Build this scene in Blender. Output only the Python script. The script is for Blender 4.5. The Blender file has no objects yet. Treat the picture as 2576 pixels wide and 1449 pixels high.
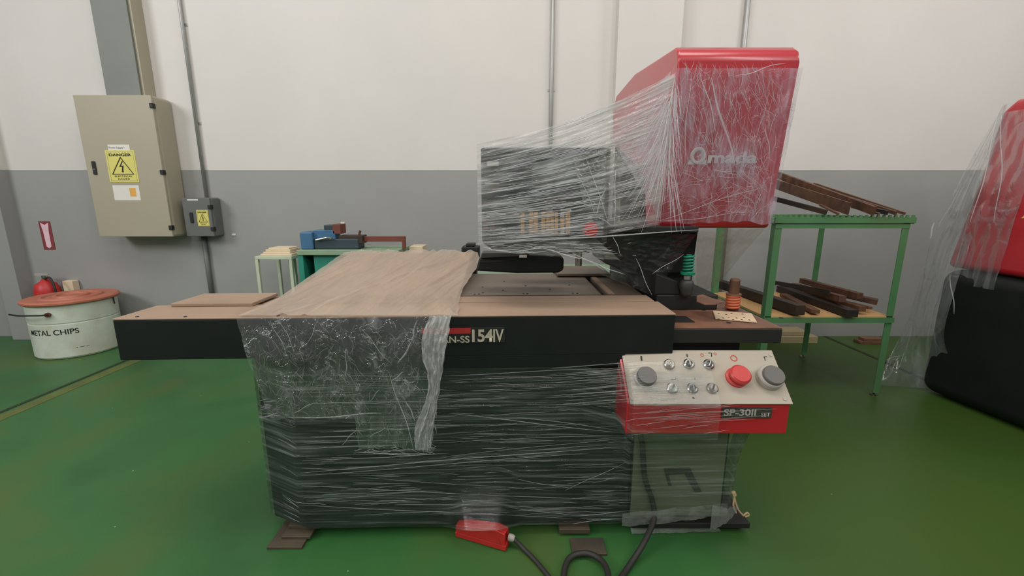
import bpy, bmesh, math, random
from mathutils import Vector, Matrix, noise
random.seed(7)
C = bpy.context.scene.collection
PI = math.pi

# ------------------------------------------------------------ camera, sky, lamps, exposure
F = 1075.0; PITCH = math.radians(11.5); H = 1.5
cam_d = bpy.data.cameras.new('camera'); cam = bpy.data.objects.new('camera', cam_d); C.objects.link(cam)
cam.location = (0, 0, H); cam.rotation_euler = (PI/2 - PITCH, 0, 0)
cam_d.sensor_width = 36; cam_d.lens = 36*F/2576; cam_d.clip_start = .02
bpy.context.scene.camera = cam
vs = bpy.context.scene.view_settings
vs.view_transform = 'Standard'; vs.look = 'None'; vs.gamma = 1; vs.use_curve_mapping = False
vs.exposure = 0.0
w = bpy.data.worlds.new('world'); bpy.context.scene.world = w; w.use_nodes = True
w.node_tree.nodes['Background'].inputs[0].default_value = (.98, .97, .95, 1)
w.node_tree.nodes['Background'].inputs[1].default_value = .31

def lamp(name, loc, target, sx, sy, power, col=(1, .97, .93), spread=180):
    d = bpy.data.lights.new(name, 'AREA'); d.shape = 'RECTANGLE'; d.size = sx; d.size_y = sy
    d.energy = power; d.color = col; d.spread = math.radians(spread)
    o = bpy.data.objects.new(name, d); C.objects.link(o); o.location = loc
    o.rotation_euler = (Vector(target) - Vector(loc)).to_track_quat('-Z', 'Y').to_euler()
    return o
lamp('daylight_window_left', (-6.5, -.8, 4.4), (.3, 3.0, .6), 2.6, 1.6, 185, (.98, .98, 1.0))
lamp('skylight_strip', (-.6, 1.0, 6.4), (-.3, 2.6, 0), 7.0, 1.4, 190)
lamp('right_wall_fill', (6.2, .6, 5.4), (3.2, 4.64, 2.4), 2.4, 1.4, 50, (1, .97, .94), 110)  # unseen fill lamp added to brighten the right part of the wall
lamp('film_glint_strip', (-3.0, -2.2, 4.6), (0, 2.0, 1.2), .25, 2.4, 42)  # unseen strip lamps, added to put streaked glints on the film
lamp('film_glint_strip', (.6, -2.6, 4.2), (.4, 2.0, 1.0), 2.4, .22, 42)
lamp('film_glint_strip', (3.2, -1.8, 4.4), (.8, 2.4, 1.0), .22, 2.2, 32)

# ------------------------------------------------------------ pixel ray helpers
CP, SP = math.cos(PITCH), math.sin(PITCH)
def ray(px, py):
    x = (px-1288)/F; y = -(py-724.5)/F
    return Vector((x, CP + y*SP, -SP + y*CP))
def AY(px, py, Y):
    d = ray(px, py); return Vector((0, 0, H)) + d*(Y/d.y)
def AZ(px, py, Z):
    d = ray(px, py); return Vector((0, 0, H)) + d*((Z-H)/d.z)
def AP(px, py, p, n):
    d = ray(px, py); o = Vector((0, 0, H)); n = Vector(n)
    return o + d*((Vector(p)-o).dot(n)/d.dot(n))

# ------------------------------------------------------------ materials
def srgb(r, g, b):
    f = lambda c: (c/255/12.92 if c/255 <= .04045 else ((c/255+.055)/1.055)**2.4)
    return (f(r), f(g), f(b), 1)
def mat(name, col, rough=.5, metal=0, var=.12, scale=6, bump=.0, spec=.5, dirt=None, dirt_amt=.5, dirt_scale=3):
    m = bpy.data.materials.new(name); m.use_nodes = True; nt = m.node_tree; N = nt.nodes; L = nt.links
    b = N['Principled BSDF']; b.inputs['Roughness'].default_value = rough; b.inputs['Metallic'].default_value = metal
    b.inputs['Specular IOR Level'].default_value = spec
    tc = N.new('ShaderNodeTexCoord')
    n = N.new('ShaderNodeTexNoise'); n.inputs['Scale'].default_value = scale; n.inputs['Detail'].default_value = 5
    L.new(tc.outputs['Object'], n.inputs['Vector'])
    r = N.new('ShaderNodeValToRGB'); r.color_ramp.elements[0].position = .3; r.color_ramp.elements[1].position = .7
    c = srgb(*col)
    r.color_ramp.elements[0].color = tuple(max(0, v*(1-var)) for v in c[:3])+(1,)
    r.color_ramp.elements[1].color = tuple(min(1, v*(1+var)) for v in c[:3])+(1,)
    L.new(n.outputs[0], r.inputs[0]); out = r.outputs[0]
    if dirt:
        n2 = N.new('ShaderNodeTexNoise'); n2.inputs['Scale'].default_value = dirt_scale; n2.inputs['Detail'].default_value = 8
        L.new(tc.outputs['Object'], n2.inputs['Vector'])
        r2 = N.new('ShaderNodeValToRGB'); r2.color_ramp.elements[0].position = .42; r2.color_ramp.elements[1].position = .68
        r2.color_ramp.elements[0].color = (0, 0, 0, 1); r2.color_ramp.elements[1].color = (dirt_amt,)*3+(1,)
        L.new(n2.outputs[0], r2.inputs[0])
        mx = N.new('ShaderNodeMixRGB'); L.new(r2.outputs[0], mx.inputs[0]); L.new(out, mx.inputs[1])
        mx.inputs[2].default_value = srgb(*dirt); out = mx.outputs[0]
    L.new(out, b.inputs['Base Color'])
    if bump:
        bp = N.new('ShaderNodeBump'); bp.inputs['Strength'].default_value = bump; bp.inputs['Distance'].default_value = .01
        n3 = N.new('ShaderNodeTexNoise'); n3.inputs['Scale'].default_value = scale*14; L.new(tc.outputs['Object'], n3.inputs['Vector'])
        L.new(n3.outputs[0], bp.inputs['Height']); L.new(bp.outputs[0], b.inputs['Normal'])
    return m

def wall_mat(name='painted_wall', line=1.82):
    m = bpy.data.materials.new(name); m.use_nodes = True; nt = m.node_tree; N = nt.nodes; L = nt.links
    b = N['Principled BSDF']; b.inputs['Roughness'].default_value = .6
    g = N.new('ShaderNodeNewGeometry'); s = N.new('ShaderNodeSeparateXYZ'); L.new(g.outputs['Position'], s.inputs[0])
    n = N.new('ShaderNodeTexNoise'); n.inputs['Scale'].default_value = 1.3; n.inputs['Detail'].default_value = 6
    L.new(g.outputs['Position'], n.inputs['Vector'])
    def ramp(a, c):
        r = N.new('ShaderNodeValToRGB'); r.color_ramp.elements[0].position = .35; r.color_ramp.elements[1].position = .65
        r.color_ramp.elements[0].color = srgb(*a); r.color_ramp.elements[1].color = srgb(*c); L.new(n.outputs[0], r.inputs[0]); return r
    up = ramp((205, 201, 196), (210, 205, 200)); lo = ramp((147, 147, 145), (152, 152, 149))
    gt = N.new('ShaderNodeMath'); gt.operation = 'GREATER_THAN'; gt.inputs[1].default_value = line
    L.new(s.outputs[2], gt.inputs[0])
    mx = N.new('ShaderNodeMixRGB'); L.new(gt.outputs[0], mx.inputs[0]); L.new(lo.outputs[0], mx.inputs[1]); L.new(up.outputs[0], mx.inputs[2])
    L.new(mx.outputs[0], b.inputs['Base Color'])
    return m

def floor_mat():
    m = bpy.data.materials.new('green_epoxy_floor'); m.use_nodes = True; nt = m.node_tree; N = nt.nodes; L = nt.links
    b = N['Principled BSDF']
    g = N.new('ShaderNodeNewGeometry')
    n = N.new('ShaderNodeTexNoise'); n.inputs['Scale'].default_value = .9; n.inputs['Detail'].default_value = 4; n.inputs['Distortion'].default_value = .6
    L.new(g.outputs['Position'], n.inputs['Vector'])
    r = N.new('ShaderNodeValToRGB'); e = r.color_ramp.elements
    e[0].position = .30; e[0].color = srgb(40, 84, 42); e[1].position = .66; e[1].color = srgb(68, 96, 46)
    k = r.color_ramp.elements.new(.48); k.color = srgb(50, 98, 50)
    L.new(n.outputs[0], r.inputs[0])
    # olive wear patches
    n2 = N.new('ShaderNodeTexNoise'); n2.inputs['Scale'].default_value = 1.7; n2.inputs['Detail'].default_value = 7
    mp = N.new('ShaderNodeMapping'); mp.inputs['Scale'].default_value = (1, .45, 1); mp.inputs['Location'].default_value = (3.1, 7.7, 0)
    L.new(g.outputs['Position'], mp.inputs[0]); L.new(mp.outputs[0], n2.inputs['Vector'])
    r2 = N.new('ShaderNodeValToRGB'); r2.color_ramp.elements[0].position = .55; r2.color_ramp.elements[1].position = .8
    r2.color_ramp.elements[0].color = (0, 0, 0, 1); r2.color_ramp.elements[1].color = (.6, .6, .6, 1)
    L.new(n2.outputs[0], r2.inputs[0])
    mx = N.new('ShaderNodeMixRGB'); L.new(r2.outputs[0], mx.inputs[0]); L.new(r.outputs[0], mx.inputs[1]); mx.inputs[2].default_value = srgb(84, 88, 40)
    # darker olive right of the press, with its cast shadow painted in
    s = N.new('ShaderNodeSeparateXYZ'); L.new(g.outputs['Position'], s.inputs[0])
    mr = N.new('ShaderNodeMapRange'); mr.inputs['From Min'].default_value = .75; mr.inputs['From Max'].default_value = 1.35; mr.inputs['To Max'].default_value = .8
    L.new(s.outputs[0], mr.inputs[0])
    m3 = N.new('ShaderNodeMixRGB'); L.new(mr.outputs[0], m3.inputs[0]); L.new(mx.outputs[0], m3.inputs[1]); m3.inputs[2].default_value = srgb(62, 86, 30)
    # specks
    v = N.new('ShaderNodeTexVoronoi'); v.inputs['Scale'].default_value = 5
    L.new(g.outputs['Position'], v.inputs['Vector'])
    lt = N.new('ShaderNodeMath'); lt.operation = 'LESS_THAN'; lt.inputs[1].default_value = .018; L.new(v.outputs['Distance'], lt.inputs[0])
    m4 = N.new('ShaderNodeMixRGB'); L.new(lt.outputs[0], m4.inputs[0]); L.new(m3.outputs[0], m4.inputs[1]); m4.inputs[2].default_value = srgb(140, 165, 120)
    L.new(m4.outputs[0], b.inputs['Base Color'])
    rr = N.new('ShaderNodeMapRange'); rr.inputs['To Min'].default_value = .30; rr.inputs['To Max'].default_value = .5
    L.new(n2.outputs[0], rr.inputs[0]); L.new(rr.outputs[0], b.inputs['Roughness'])
    b.inputs['Specular IOR Level'].default_value = .35
    return m

def film_mat(name, sx, sy, base=.08, milk=.55, lo=.52, hi=.72, tint=(205, 205, 203), crumple=0, bump=.6, gloss=.28, big=None, rough=.13, dist=0.0, mod=0.0, fres=.35):
    """Clear stretch film: mostly see-through, glossy, milky along its stretch creases (UV space)."""
    m = bpy.data.materials.new(name); m.use_nodes = True; nt = m.node_tree; N = nt.nodes; L = nt.links
    N.remove(N['Principled BSDF']); out = N['Material Output']
    uv = N.new('ShaderNodeUVMap')
    mp = N.new('ShaderNodeMapping'); mp.inputs['Scale'].default_value = (sx, sy, 1); L.new(uv.outputs[0], mp.inputs[0])
    n = N.new('ShaderNodeTexNoise'); n.inputs['Scale'].default_value = 1; n.inputs['Detail'].default_value = 6; n.inputs['Roughness'].default_value = .65
    n.inputs['Distortion'].default_value = dist
    L.new(mp.outputs[0], n.inputs['Vector'])
    h = n.outputs[0]
    if crumple:
        v = N.new('ShaderNodeTexVoronoi'); v.feature = 'DISTANCE_TO_EDGE'; v.inputs['Scale'].default_value = crumple
        nd = N.new('ShaderNodeTexNoise'); nd.inputs['Scale'].default_value = crumple*.8; nd.inputs['Detail'].default_value = 4
        L.new(uv.outputs[0], nd.inputs['Vector'])
        va = N.new('ShaderNodeVectorMath'); va.operation = 'MULTIPLY_ADD'; L.new(nd.outputs['Color'], va.inputs[0])
        va.inputs[1].default_value = (.25, .25, 0); L.new(uv.outputs[0], va.inputs[2]); L.new(va.outputs[0], v.inputs['Vector'])
        mr = N.new('ShaderNodeMapRange'); mr.inputs['From Min'].default_value = 0; mr.inputs['From Max'].default_value = .05
        mr.inputs['To Min'].default_value = .26; mr.inputs['To Max'].default_value = 0
        L.new(v.outputs['Distance'], mr.inputs[0])
        # break the crease net up
        nb = N.new('ShaderNodeTexNoise'); nb.inputs['Scale'].default_value = crumple*.6; nb.inputs['Detail'].default_value = 3; L.new(uv.outputs[0], nb.inputs['Vector'])
        rb = N.new('ShaderNodeMapRange'); rb.inputs['From Min'].default_value = .42; rb.inputs['From Max'].default_value = .62; L.new(nb.outputs[0], rb.inputs[0])
        mm = N.new('ShaderNodeMath'); mm.operation = 'MULTIPLY'; L.new(mr.outputs[0], mm.inputs[0]); L.new(rb.outputs[0], mm.inputs[1])
        ad = N.new('ShaderNodeMath'); ad.operation = 'ADD'; L.new(mm.outputs[0], ad.inputs[0]); L.new(n.outputs[0], ad.inputs[1]); h = ad.outputs[0]
    r = N.new('ShaderNodeMapRange'); r.inputs['From Min'].default_value = lo; r.inputs['From Max'].default_value = hi
    r.inputs['To Min'].default_value = base; r.inputs['To Max'].default_value = milk
    L.new(h, r.inputs[0]); fac = r.outputs[0]
    if mod:
        nm = N.new('ShaderNodeTexNoise'); nm.inputs['Scale'].default_value = mod; nm.inputs['Detail'].default_value = 3; L.new(uv.outputs[0], nm.inputs['Vector'])
        rm = N.new('ShaderNodeMapRange'); rm.inputs['From Min'].default_value = .35; rm.inputs['From Max'].default_value = .62; rm.inputs['To Min'].default_value = .3; L.new(nm.outputs[0], rm.inputs[0])
        mu = N.new('ShaderNodeMath'); mu.operation = 'MULTIPLY'; L.new(fac, mu.inputs[0]); L.new(rm.outputs[0], mu.inputs[1]); fac = mu.outputs[0]
    bp = N.new('ShaderNodeBump'); bp.inputs['Strength'].default_value = bump; bp.inputs['Distance'].default_value = .012
    L.new(h, bp.inputs['Height'])
    tr = N.new('ShaderNodeBsdfTransparent')
    gl = N.new('ShaderNodeBsdfGlossy'); gl.inputs['Roughness'].default_value = rough; L.new(bp.outputs[0], gl.inputs['Normal'])
    df = N.new('ShaderNodeBsdfDiffuse'); df.inputs[0].default_value = srgb(*tint); L.new(bp.outputs[0], df.inputs['Normal'])
    tl = N.new('ShaderNodeBsdfTranslucent'); tl.inputs[0].default_value = srgb(*tint)
    dm = N.new('ShaderNodeMixShader'); dm.inputs[0].default_value = .3; L.new(df.outputs[0], dm.inputs[1]); L.new(tl.outputs[0], dm.inputs[2])
    lw = N.new('ShaderNodeFresnel'); lw.inputs['IOR'].default_value = 1.5; L.new(bp.outputs[0], lw.inputs['Normal'])
    fm = N.new('ShaderNodeMath'); fm.operation = 'MULTIPLY_ADD'; fm.inputs[1].default_value = fres; fm.inputs[2].default_value = gloss*.12; fm.use_clamp = True
    L.new(lw.outputs[0], fm.inputs[0])
    a = N.new('ShaderNodeMixShader'); L.new(fm.outputs[0], a.inputs[0]); L.new(tr.outputs[0], a.inputs[1]); L.new(gl.outputs[0], a.inputs[2])
    b = N.new('ShaderNodeMixShader'); L.new(fac, b.inputs[0]); L.new(a.outputs[0], b.inputs[1]); L.new(dm.outputs[0], b.inputs[2])
    L.new(b.outputs[0], out.inputs[0])
    return m

M = dict(
    wall=wall_mat(), floor=floor_mat(),
    ceiling=mat('ceiling_sheet', (200, 200, 196), .7),
    black=mat('black_machine_paint', (22, 26, 25), .5, var=.15, dirt=(40, 40, 36), dirt_amt=.12, spec=.3),
    blackm=mat('matt_black_steel', (24, 24, 22), .6, var=.2),
    blackbase=mat('base_dark_green_black_paint', (24, 33, 29), .45, var=.15, spec=.3),
    red=mat('red_machine_paint', (182, 26, 40), .35, var=.06),
    redp=mat('red_plastic', (192, 60, 56), .4, var=.05),
    reddark=mat('red_nameplate_enamel', (165, 40, 40), .5),
    tan=mat('dusty_tan_steel_top', (156, 131, 110), .62, var=.08, scale=3, dirt=(116, 100, 84), dirt_amt=.5, dirt_scale=2.5, bump=.05),
    plate=mat('worn_grey_brown_plate', (112, 98, 84), .5, var=.12, scale=4, dirt=(86, 80, 70), dirt_amt=.7, dirt_scale=4, bump=.05),
    tanside=mat('tan_edge_steel', (120, 102, 86), .55),
    rust=mat('rusty_brown_table', (124, 86, 66), .55, var=.18, scale=8, dirt=(70, 52, 42), dirt_amt=.6, dirt_scale=6),
    panel=mat('off_white_panel', (168, 158, 142), .5, var=.03),
    pedestal=mat('grey_green_enamel', (112, 120, 96), .45, var=.05),
    grey=mat('grey_button_plastic', (96, 94, 90), .5, var=.04), lgrey=mat('light_grey_plastic', (168, 162, 154), .4, var=.05),
    dgrey=mat('dark_grey_plastic', (58, 58, 54), .5),
    steel=mat('bare_steel', (150, 146, 138), .3, 1.0, var=.1), chrome=mat('chrome', (190, 188, 184), .15, 1.0, var=.03),
    yellow=mat('ochre_key_plastic', (222, 166, 78), .5, var=.06), sign=mat('yellow_sign_vinyl', (214, 204, 108), .5, var=.04),
    ink=mat('black_ink', (26, 26, 24), .6), white=mat('white_label', (220, 216, 208), .6, var=.03),
    cream=mat('cream_lettering', (176, 170, 148), .6), silver=mat('silver_lettering', (222, 220, 216), .5),
    redink=mat('red_ink', (190, 90, 70), .6),
    cab=mat('beige_cabinet_paint', (164, 156, 136), .5, var=.03, scale=2), sbox=mat('grey_box_paint', (98, 101, 98), .5, var=.04),
    trunk=mat('grey_trunk_paint', (112, 116, 108), .5, var=.04), conduit=mat('galvanised_conduit', (165, 165, 162), .4, .4, var=.05),
    teal=mat('teal_cabinet_paint', (44, 134, 114), .45, var=.08), tealtop=mat('pale_green_top', (134, 158, 130), .5, var=.08),
    paleframe=mat('pale_green_frame_paint', (188, 196, 172), .5, var=.06), paper=mat('aged_paper', (214, 196, 166), .8, var=.05),
    rackg=mat('green_rack_paint', (84, 136, 90), .4, var=.1, dirt=(80, 92, 60), dirt_amt=.4),
    bar=mat('rusty_steel_bar', (108, 74, 54), .65, .2, var=.25, scale=12, dirt=(58, 42, 34), dirt_amt=.8, dirt_scale=7),
    bar2=mat('brown_steel_bar', (118, 84, 60), .6, .2, var=.2, scale=10, dirt=(74, 52, 40), dirt_amt=.7, dirt_scale=9),
    bardk=mat('dark_steel_bar', (44, 40, 38), .55, .3, var=.2, scale=9, dirt=(86, 62, 48), dirt_amt=.6),
    ply=mat('plywood', (196, 156, 104), .7, var=.1), board=mat('pale_board', (166, 152, 116), .7, var=.06),
    drum=mat('white_drum_paint', (200, 208, 194), .45, var=.04, dirt=(160, 140, 110), dirt_amt=.35, dirt_scale=5),
    lid=mat('red_oxide_lid', (176, 106, 84), .55, var=.12, scale=9), liddk=mat('dark_oxide', (110, 58, 44), .6),
    blue=mat('blue_vise_paint', (62, 106, 140), .45, var=.12), bluedk=mat('dark_blue_casting', (48, 62, 70), .5, var=.15),
    springg=mat('green_spring', (22, 128, 98), .35, var=.05), springo=mat('orange_spring', (196, 102, 68), .45, var=.08),
    rope=mat('frayed_rope', (190, 160, 124), .8, var=.1), rubber=mat('black_rubber_hose', (40, 38, 34), .6, var=.1),
    footred=mat('red_foot_switch', (182, 38, 36), .45, var=.08), pad=mat('rusted_pad_steel', (62, 56, 46), .6, var=.2, dirt=(90, 76, 52), dirt_amt=.5),
    joint=mat('dark_floor_joint', (40, 46, 24), .8, var=.2), jointy=mat('olive_joint_filler', (86, 96, 44), .7, var=.2),
    glass=mat('dark_screen_glass', (34, 38, 40), .12), alu=mat('perforated_pale_plate', (206, 182, 150), .5, var=.05),
    signred=mat('faded_red_sign', (128, 52, 58), .6), signwhite=mat('faded_white_arrow', (226, 190, 200), .6),
)

for k_ in ('red',):
    b_ = M[k_].node_tree.nodes['Principled BSDF']; b_.inputs['Coat Weight'].default_value = .8; b_.inputs['Coat Roughness'].default_value = .18

# ------------------------------------------------------------ mesh builder
class MB:
    def __init__(s): s.v = []; s.f = []; s.mi = []; s.cur = 0
    def add(s, vs_, fs):
        k = len(s.v); s.v += [Vector(p) for p in vs_]; s.f += [[k+i for i in f] for f in fs]; s.mi += [s.cur]*len(fs); return s
    def box(s, x0, x1, y0, y1, z0, z1, T=None):
        p = [Vector((x, y, z)) for z in (z0, z1) for y in (y0, y1) for x in (x0, x1)]
        if T: p = [T @ q for q in p]
        return s.add(p, [(0, 2, 3, 1), (4, 5, 7, 6), (0, 1, 5, 4), (2, 6, 7, 3), (0, 4, 6, 2), (1, 3, 7, 5)])
    def prism(s, poly, vec):
        n = len(poly); a = [Vector(p) for p in poly]; b = [p+Vector(vec) for p in a]
        fs = [list(range(n))[::-1], list(range(n, 2*n))] + [(i, (i+1) % n, n+(i+1) % n, n+i) for i in range(n)]
        return s.add(a+b, fs)
    def tube(s, pts, r, n=10, closed=False):
        pts = [Vector(p) for p in pts]; m = len(pts); rings = []
        up = Vector((0, 0, 1)); prev = None
        for i, p in enumerate(pts):
            if closed: t = (pts[(i+1) % m]-pts[i-1]).normalized()
            else: t = (pts[min(i+1, m-1)]-pts[max(i-1, 0)]).normalized()
            if prev is None:
                a = t.cross(up); a = a if a.length > .1 else t.cross(Vector((1, 0, 0)))
            else: a = prev - t*prev.dot(t)
            a.normalize(); prev = a; b = t.cross(a)
            rr = r[i] if isinstance(r, (list, tuple)) else r
            rings.append([p + (a*math.cos(2*PI*k/n)+b*math.sin(2*PI*k/n))*rr for k in range(n)])
        vs_ = [q for g in rings for q in g]; fs = []
        for i in range(m if closed else m-1):
            j = (i+1) % m
            fs += [(i*n+k, i*n+(k+1) % n, j*n+(k+1) % n, j*n+k) for k in range(n)]
        if not closed: fs += [list(range(n))[::-1], [(m-1)*n+k for k in range(n)]]
        return s.add(vs_, fs)
    def cyl(s, a, b, r, n=24, r2=None):
        return s.tube([a, b], [r, r if r2 is None else r2], n)
    def lathe(s, c, prof, n=36, a0=0, a1=2*PI):
        c = Vector(c); full = abs(a1-a0-2*PI) < 1e-6; m = n if full else n+1; vs_ = []
        for (r, z) in prof:
            for k in range(m):
                t = a0+(a1-a0)*k/n; vs_.append(c+Vector((r*math.cos(t), r*math.sin(t), z)))
        fs = []
        for i in range(len(prof)-1):
            for k in range(n):
                k2 = (k+1) % m; fs.append((i*m+k, i*m+k2, (i+1)*m+k2, (i+1)*m+k))
        if full and prof[0][0] > 1e-5: fs.append([k for k in range(m)][::-1])
        if full and prof[-1][0] > 1e-5: fs.append([(len(prof)-1)*m+k for k in range(m)])
        return s.add(vs_, fs)
    def grid(s, fn, nu, nv):
        s.uvg = (nu, nv)
        vs_ = [fn(i/nu, j/nv) for j in range(nv+1) for i in range(nu+1)]
        fs = [(j*(nu+1)+i, j*(nu+1)+i+1, (j+1)*(nu+1)+i+1, (j+1)*(nu+1)+i) for j in range(nv) for i in range(nu)]
        return s.add(vs_, fs)
    def build(s, name, m, parent=None, bevel=0, smooth=False, seg=2):
        org = Vector((0, 0, 0)); p = parent
        while p is not None: org += p.location; p = p.parent
        me = bpy.data.meshes.new(name)
        if parent is None:   # a thing of one mesh gets its origin at its base
            xs = [q.x for q in s.v]; ys = [q.y for q in s.v]; zs = [q.z for q in s.v]
            own = Vector(((min(xs)+max(xs))/2, (min(ys)+max(ys))/2, min(zs)))
        else: own = Vector((0, 0, 0))
        me.from_pydata([tuple(q-org-own) for q in s.v], [], [list(f) for f in s.f])
        ms = m if isinstance(m, (list, tuple)) else [m]
        for x in ms: me.materials.append(x)
        for pl, k in zip(me.polygons, s.mi): pl.material_index = k
        bm = bmesh.new(); bm.from_mesh(me); bmesh.ops.recalc_face_normals(bm, faces=bm.faces); bm.to_mesh(me); bm.free()
        o = bpy.data.objects.new(name, me); C.objects.link(o); o.location = own
        if parent: o.parent = parent
        if smooth:
            for pl in me.polygons: pl.use_smooth = True
        if bevel:
            b = o.modifiers.new('bevel', 'BEVEL'); b.width = bevel; b.segments = seg; b.limit_method = 'ANGLE'; b.angle_limit = math.radians(40)
            if not smooth and seg > 2:
                for pl in me.polygons: pl.use_smooth = True
                w_ = o.modifiers.new('wn', 'WEIGHTED_NORMAL')
        return o

def tag(o, label=None, cat=None, group=None, kind=None):
    if label: o['label'] = label
    if cat: o['category'] = cat
    if group: o['group'] = group
    if kind: o['kind'] = kind
    return o
def thing(name, loc, label, cat, group=None):
    o = bpy.data.objects.new(name, None); C.objects.link(o); o.location = loc; o.empty_display_size = .05
    return tag(o, label, cat, group)
def box(name, m, x0, x1, y0, y1, z0, z1, parent=None, bevel=0, T=None, seg=2):
    return MB().box(x0, x1, y0, y1, z0, z1, T).build(name, m, parent, bevel, seg=seg)

def text(s_, name, m, parent, origin, xdir, ydir, height, width=None, extrude=.0006, bold=0.0, bend=None, shear=0):
    cu = bpy.data.curves.new(name, 'FONT'); cu.body = s_; cu.size = 1; cu.extrude = 0; cu.offset = bold; cu.shear = shear
    ob = bpy.data.objects.new(name, cu); C.objects.link(ob)
    dg = bpy.context.evaluated_depsgraph_get(); dg.update()
    me = bpy.data.meshes.new_from_object(ob.evaluated_get(dg))
    C.objects.unlink(ob); bpy.data.objects.remove(ob); bpy.data.curves.remove(cu)
    xs = [v.co.x for v in me.vertices]; ys = [v.co.y for v in me.vertices]
    x0, x1, y0, y1 = min(xs), max(xs), min(ys), max(ys)
    sy = height/(y1-y0); sx = (width/(x1-x0)) if width else sy
    X = Vector(xdir).normalized(); Y = Vector(ydir).normalized(); Z = X.cross(Y)
    org = Vector((0, 0, 0)); p = parent
    while p is not None: org += p.location; p = p.parent
    for v in me.vertices:
        a = (v.co.x-x0)*sx; b = (v.co.y-y0)*sy
        q = bend(a, b) if bend else Vector(origin)+X*a+Y*b+Z*extrude
        v.co = q-org
    me.materials.clear(); me.materials.append(m)
    o = bpy.data.objects.new(name, me); C.objects.link(o); o.parent = parent
    return o

YW = 4.64
# ------------------------------------------------------------ setting
f = MB().box(-9, 9, -4, YW+.3, -.2, 0).build('floor', M['floor']); tag(f, kind='structure')
f = MB().box(-9, 9, YW, YW+.2, 0, 7).build('wall_back', M['wall']); tag(f, kind='structure')
f = MB().box(-9.2, -9, -4, YW, 0, 2.6).build('wall_left', M['wall']); tag(f, kind='structure')
f = MB().box(9, 9.2, -4, YW, 0, 2.6).build('wall_right', M['wall']); tag(f, kind='structure')
# left pilaster and the shallow one behind the press
f = MB().box(-5.50, -5.30, 4.50, YW+.02, 0, 7).build('trim_1', M['wall'], bevel=.004); tag(f, 'narrow wall pilaster at the far left edge, white over grey', kind='structure')
f = MB().box(1.02, 1.64, 4.52, YW+.02, 0, 7).build('trim_2', M['wall'], bevel=.004); tag(f, 'shallow wall pilaster rising behind the red press head', kind='structure')
f = MB().box(-3.72, -3.69, -3.5, YW-.01, 0, .003).build('trim_3', M['joint']); tag(f, 'dark floor joint running back beside the chip drum', kind='structure')
f = MB().box(-3.66, -3.56, -3.5, YW-.01, 0, .002).build('trim_4', M['jointy']); tag(f, kind='structure')
f = MB().box(3.52, 3.56, 2.0, YW-.01, 0, .003).build('trim_5', M['joint']); tag(f, 'dark floor joint running back under the green rack', kind='structure')

# ============================================================ THE PRESS
def sk(x): return .035*x            # the press stands a touch askew to the wall
def skew(mb):
    for q in mb.v: q.y += sk(q.x)
    return mb
press = thing('punch_press', (-.2, 2.2, 0), 'large black and red punch press with dusty tan table, wrapped in clear film, mid-floor', 'machine')
B = M
# base: front with a chamfered left corner
base = skew(MB().prism([(-.93, 1.715, .045), (.535, 1.715, .045), (.535, 2.75, .045), (-1.12, 2.75, .045), (-1.12, 1.80, .045)], (0, 0, .885))).build('base_cabinet', B['blackbase'], press, bevel=.006)
# pedestal with grey-green door on the right
ped = MB().box(.545, .985, 1.76, 2.6, .055, .90).build('pedestal', B['black'], press, bevel=.004)
MB().box(.55, .968, 1.742, 1.762, .06, .86).build('pedestal_door', B['pedestal'], ped, bevel=.003)
a = [AY(1670, 1178, 1.738), AY(1735, 1176, 1.738), AY(1766, 1238, 1.738), AY(1748, 1238, 1.738), AY(1722, 1192, 1.738), AY(1682, 1195, 1.738), AY(1690, 1222, 1.738), AY(1682, 1222, 1.738)]
MB().prism(a, (0, .008, 0)).build('door_dark_shape', B['dgrey'], ped)  # flat dark-grey angled shape laid on the door
MB().box(.55, 1.09, 1.70, 2.5, .028, .056).build('plinth', B['blackm'], press, bevel=.004)
# front beam
beam = skew(MB().box(-1.575, .675, 1.68, 1.90, .872, 1.040)).build('front_beam', B['black'], press, bevel=.004)
skew(MB().box(-.93, .475, 1.682, 1.9, .818, .874)).build('beam_skirt', B['black'], beam, bevel=.003)
skew(MB().box(-1.575, .675, 1.678, 1.90, 1.040, 1.046)).build('beam_top', B['tan'], beam, bevel=.002)
for (px, py) in ((345, 797), (466, 797), (700, 795)):
    c = AZ(px, py, 1.046); MB().cyl(c, c+Vector((0, 0, .002)), .006, 12).build('beam_screw', B['ink'], beam)
# name plates on the beam
def beam_pt(px, py, off=.003):
    d = ray(px, py); n = Vector((.035, -1, 0)); p0 = Vector((0, 1.68-off, 0)); o = Vector((0, 0, H))
    return o+d*((p0-o).dot(n)/d.dot(n))
p0 = beam_pt(1062, 864); p1 = beam_pt(1270, 824)
npl = skew(MB().box(p0.x, p1.x, 1.677, 1.681, p0.z, p1.z)).build('name_plate', B['ink'], press, bevel=.001)
q0 = beam_pt(1062, 840); q1 = beam_pt(1184, 825)
skew(MB().box(q0.x, q1.x, 1.675, 1.678, q0.z, q1.z)).build('red_strip', B['reddark'], npl)
XD = Vector((1, .035, 0)); ZD = Vector((0, 0, 1))
o_ = beam_pt(1092, 863, .004); e_ = beam_pt(1181, 845, .004)
text('MAN-SS', 'lettering', B['cream'], npl, o_, XD, ZD, e_.z-o_.z, e_.x-o_.x, bold=.015)
o_ = beam_pt(1188, 861, .004); e_ = beam_pt(1240, 828, .004)
text('154', 'lettering', B['cream'], npl, o_, XD, ZD, e_.z-o_.z, e_.x-o_.x, bold=.03)
o_ = beam_pt(1241, 861, .004); e_ = beam_pt(1267, 828, .004)
text('IV', 'lettering', B['cream'], npl, o_, XD, ZD, e_.z-o_.z, e_.x-o_.x, bold=.02)

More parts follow.
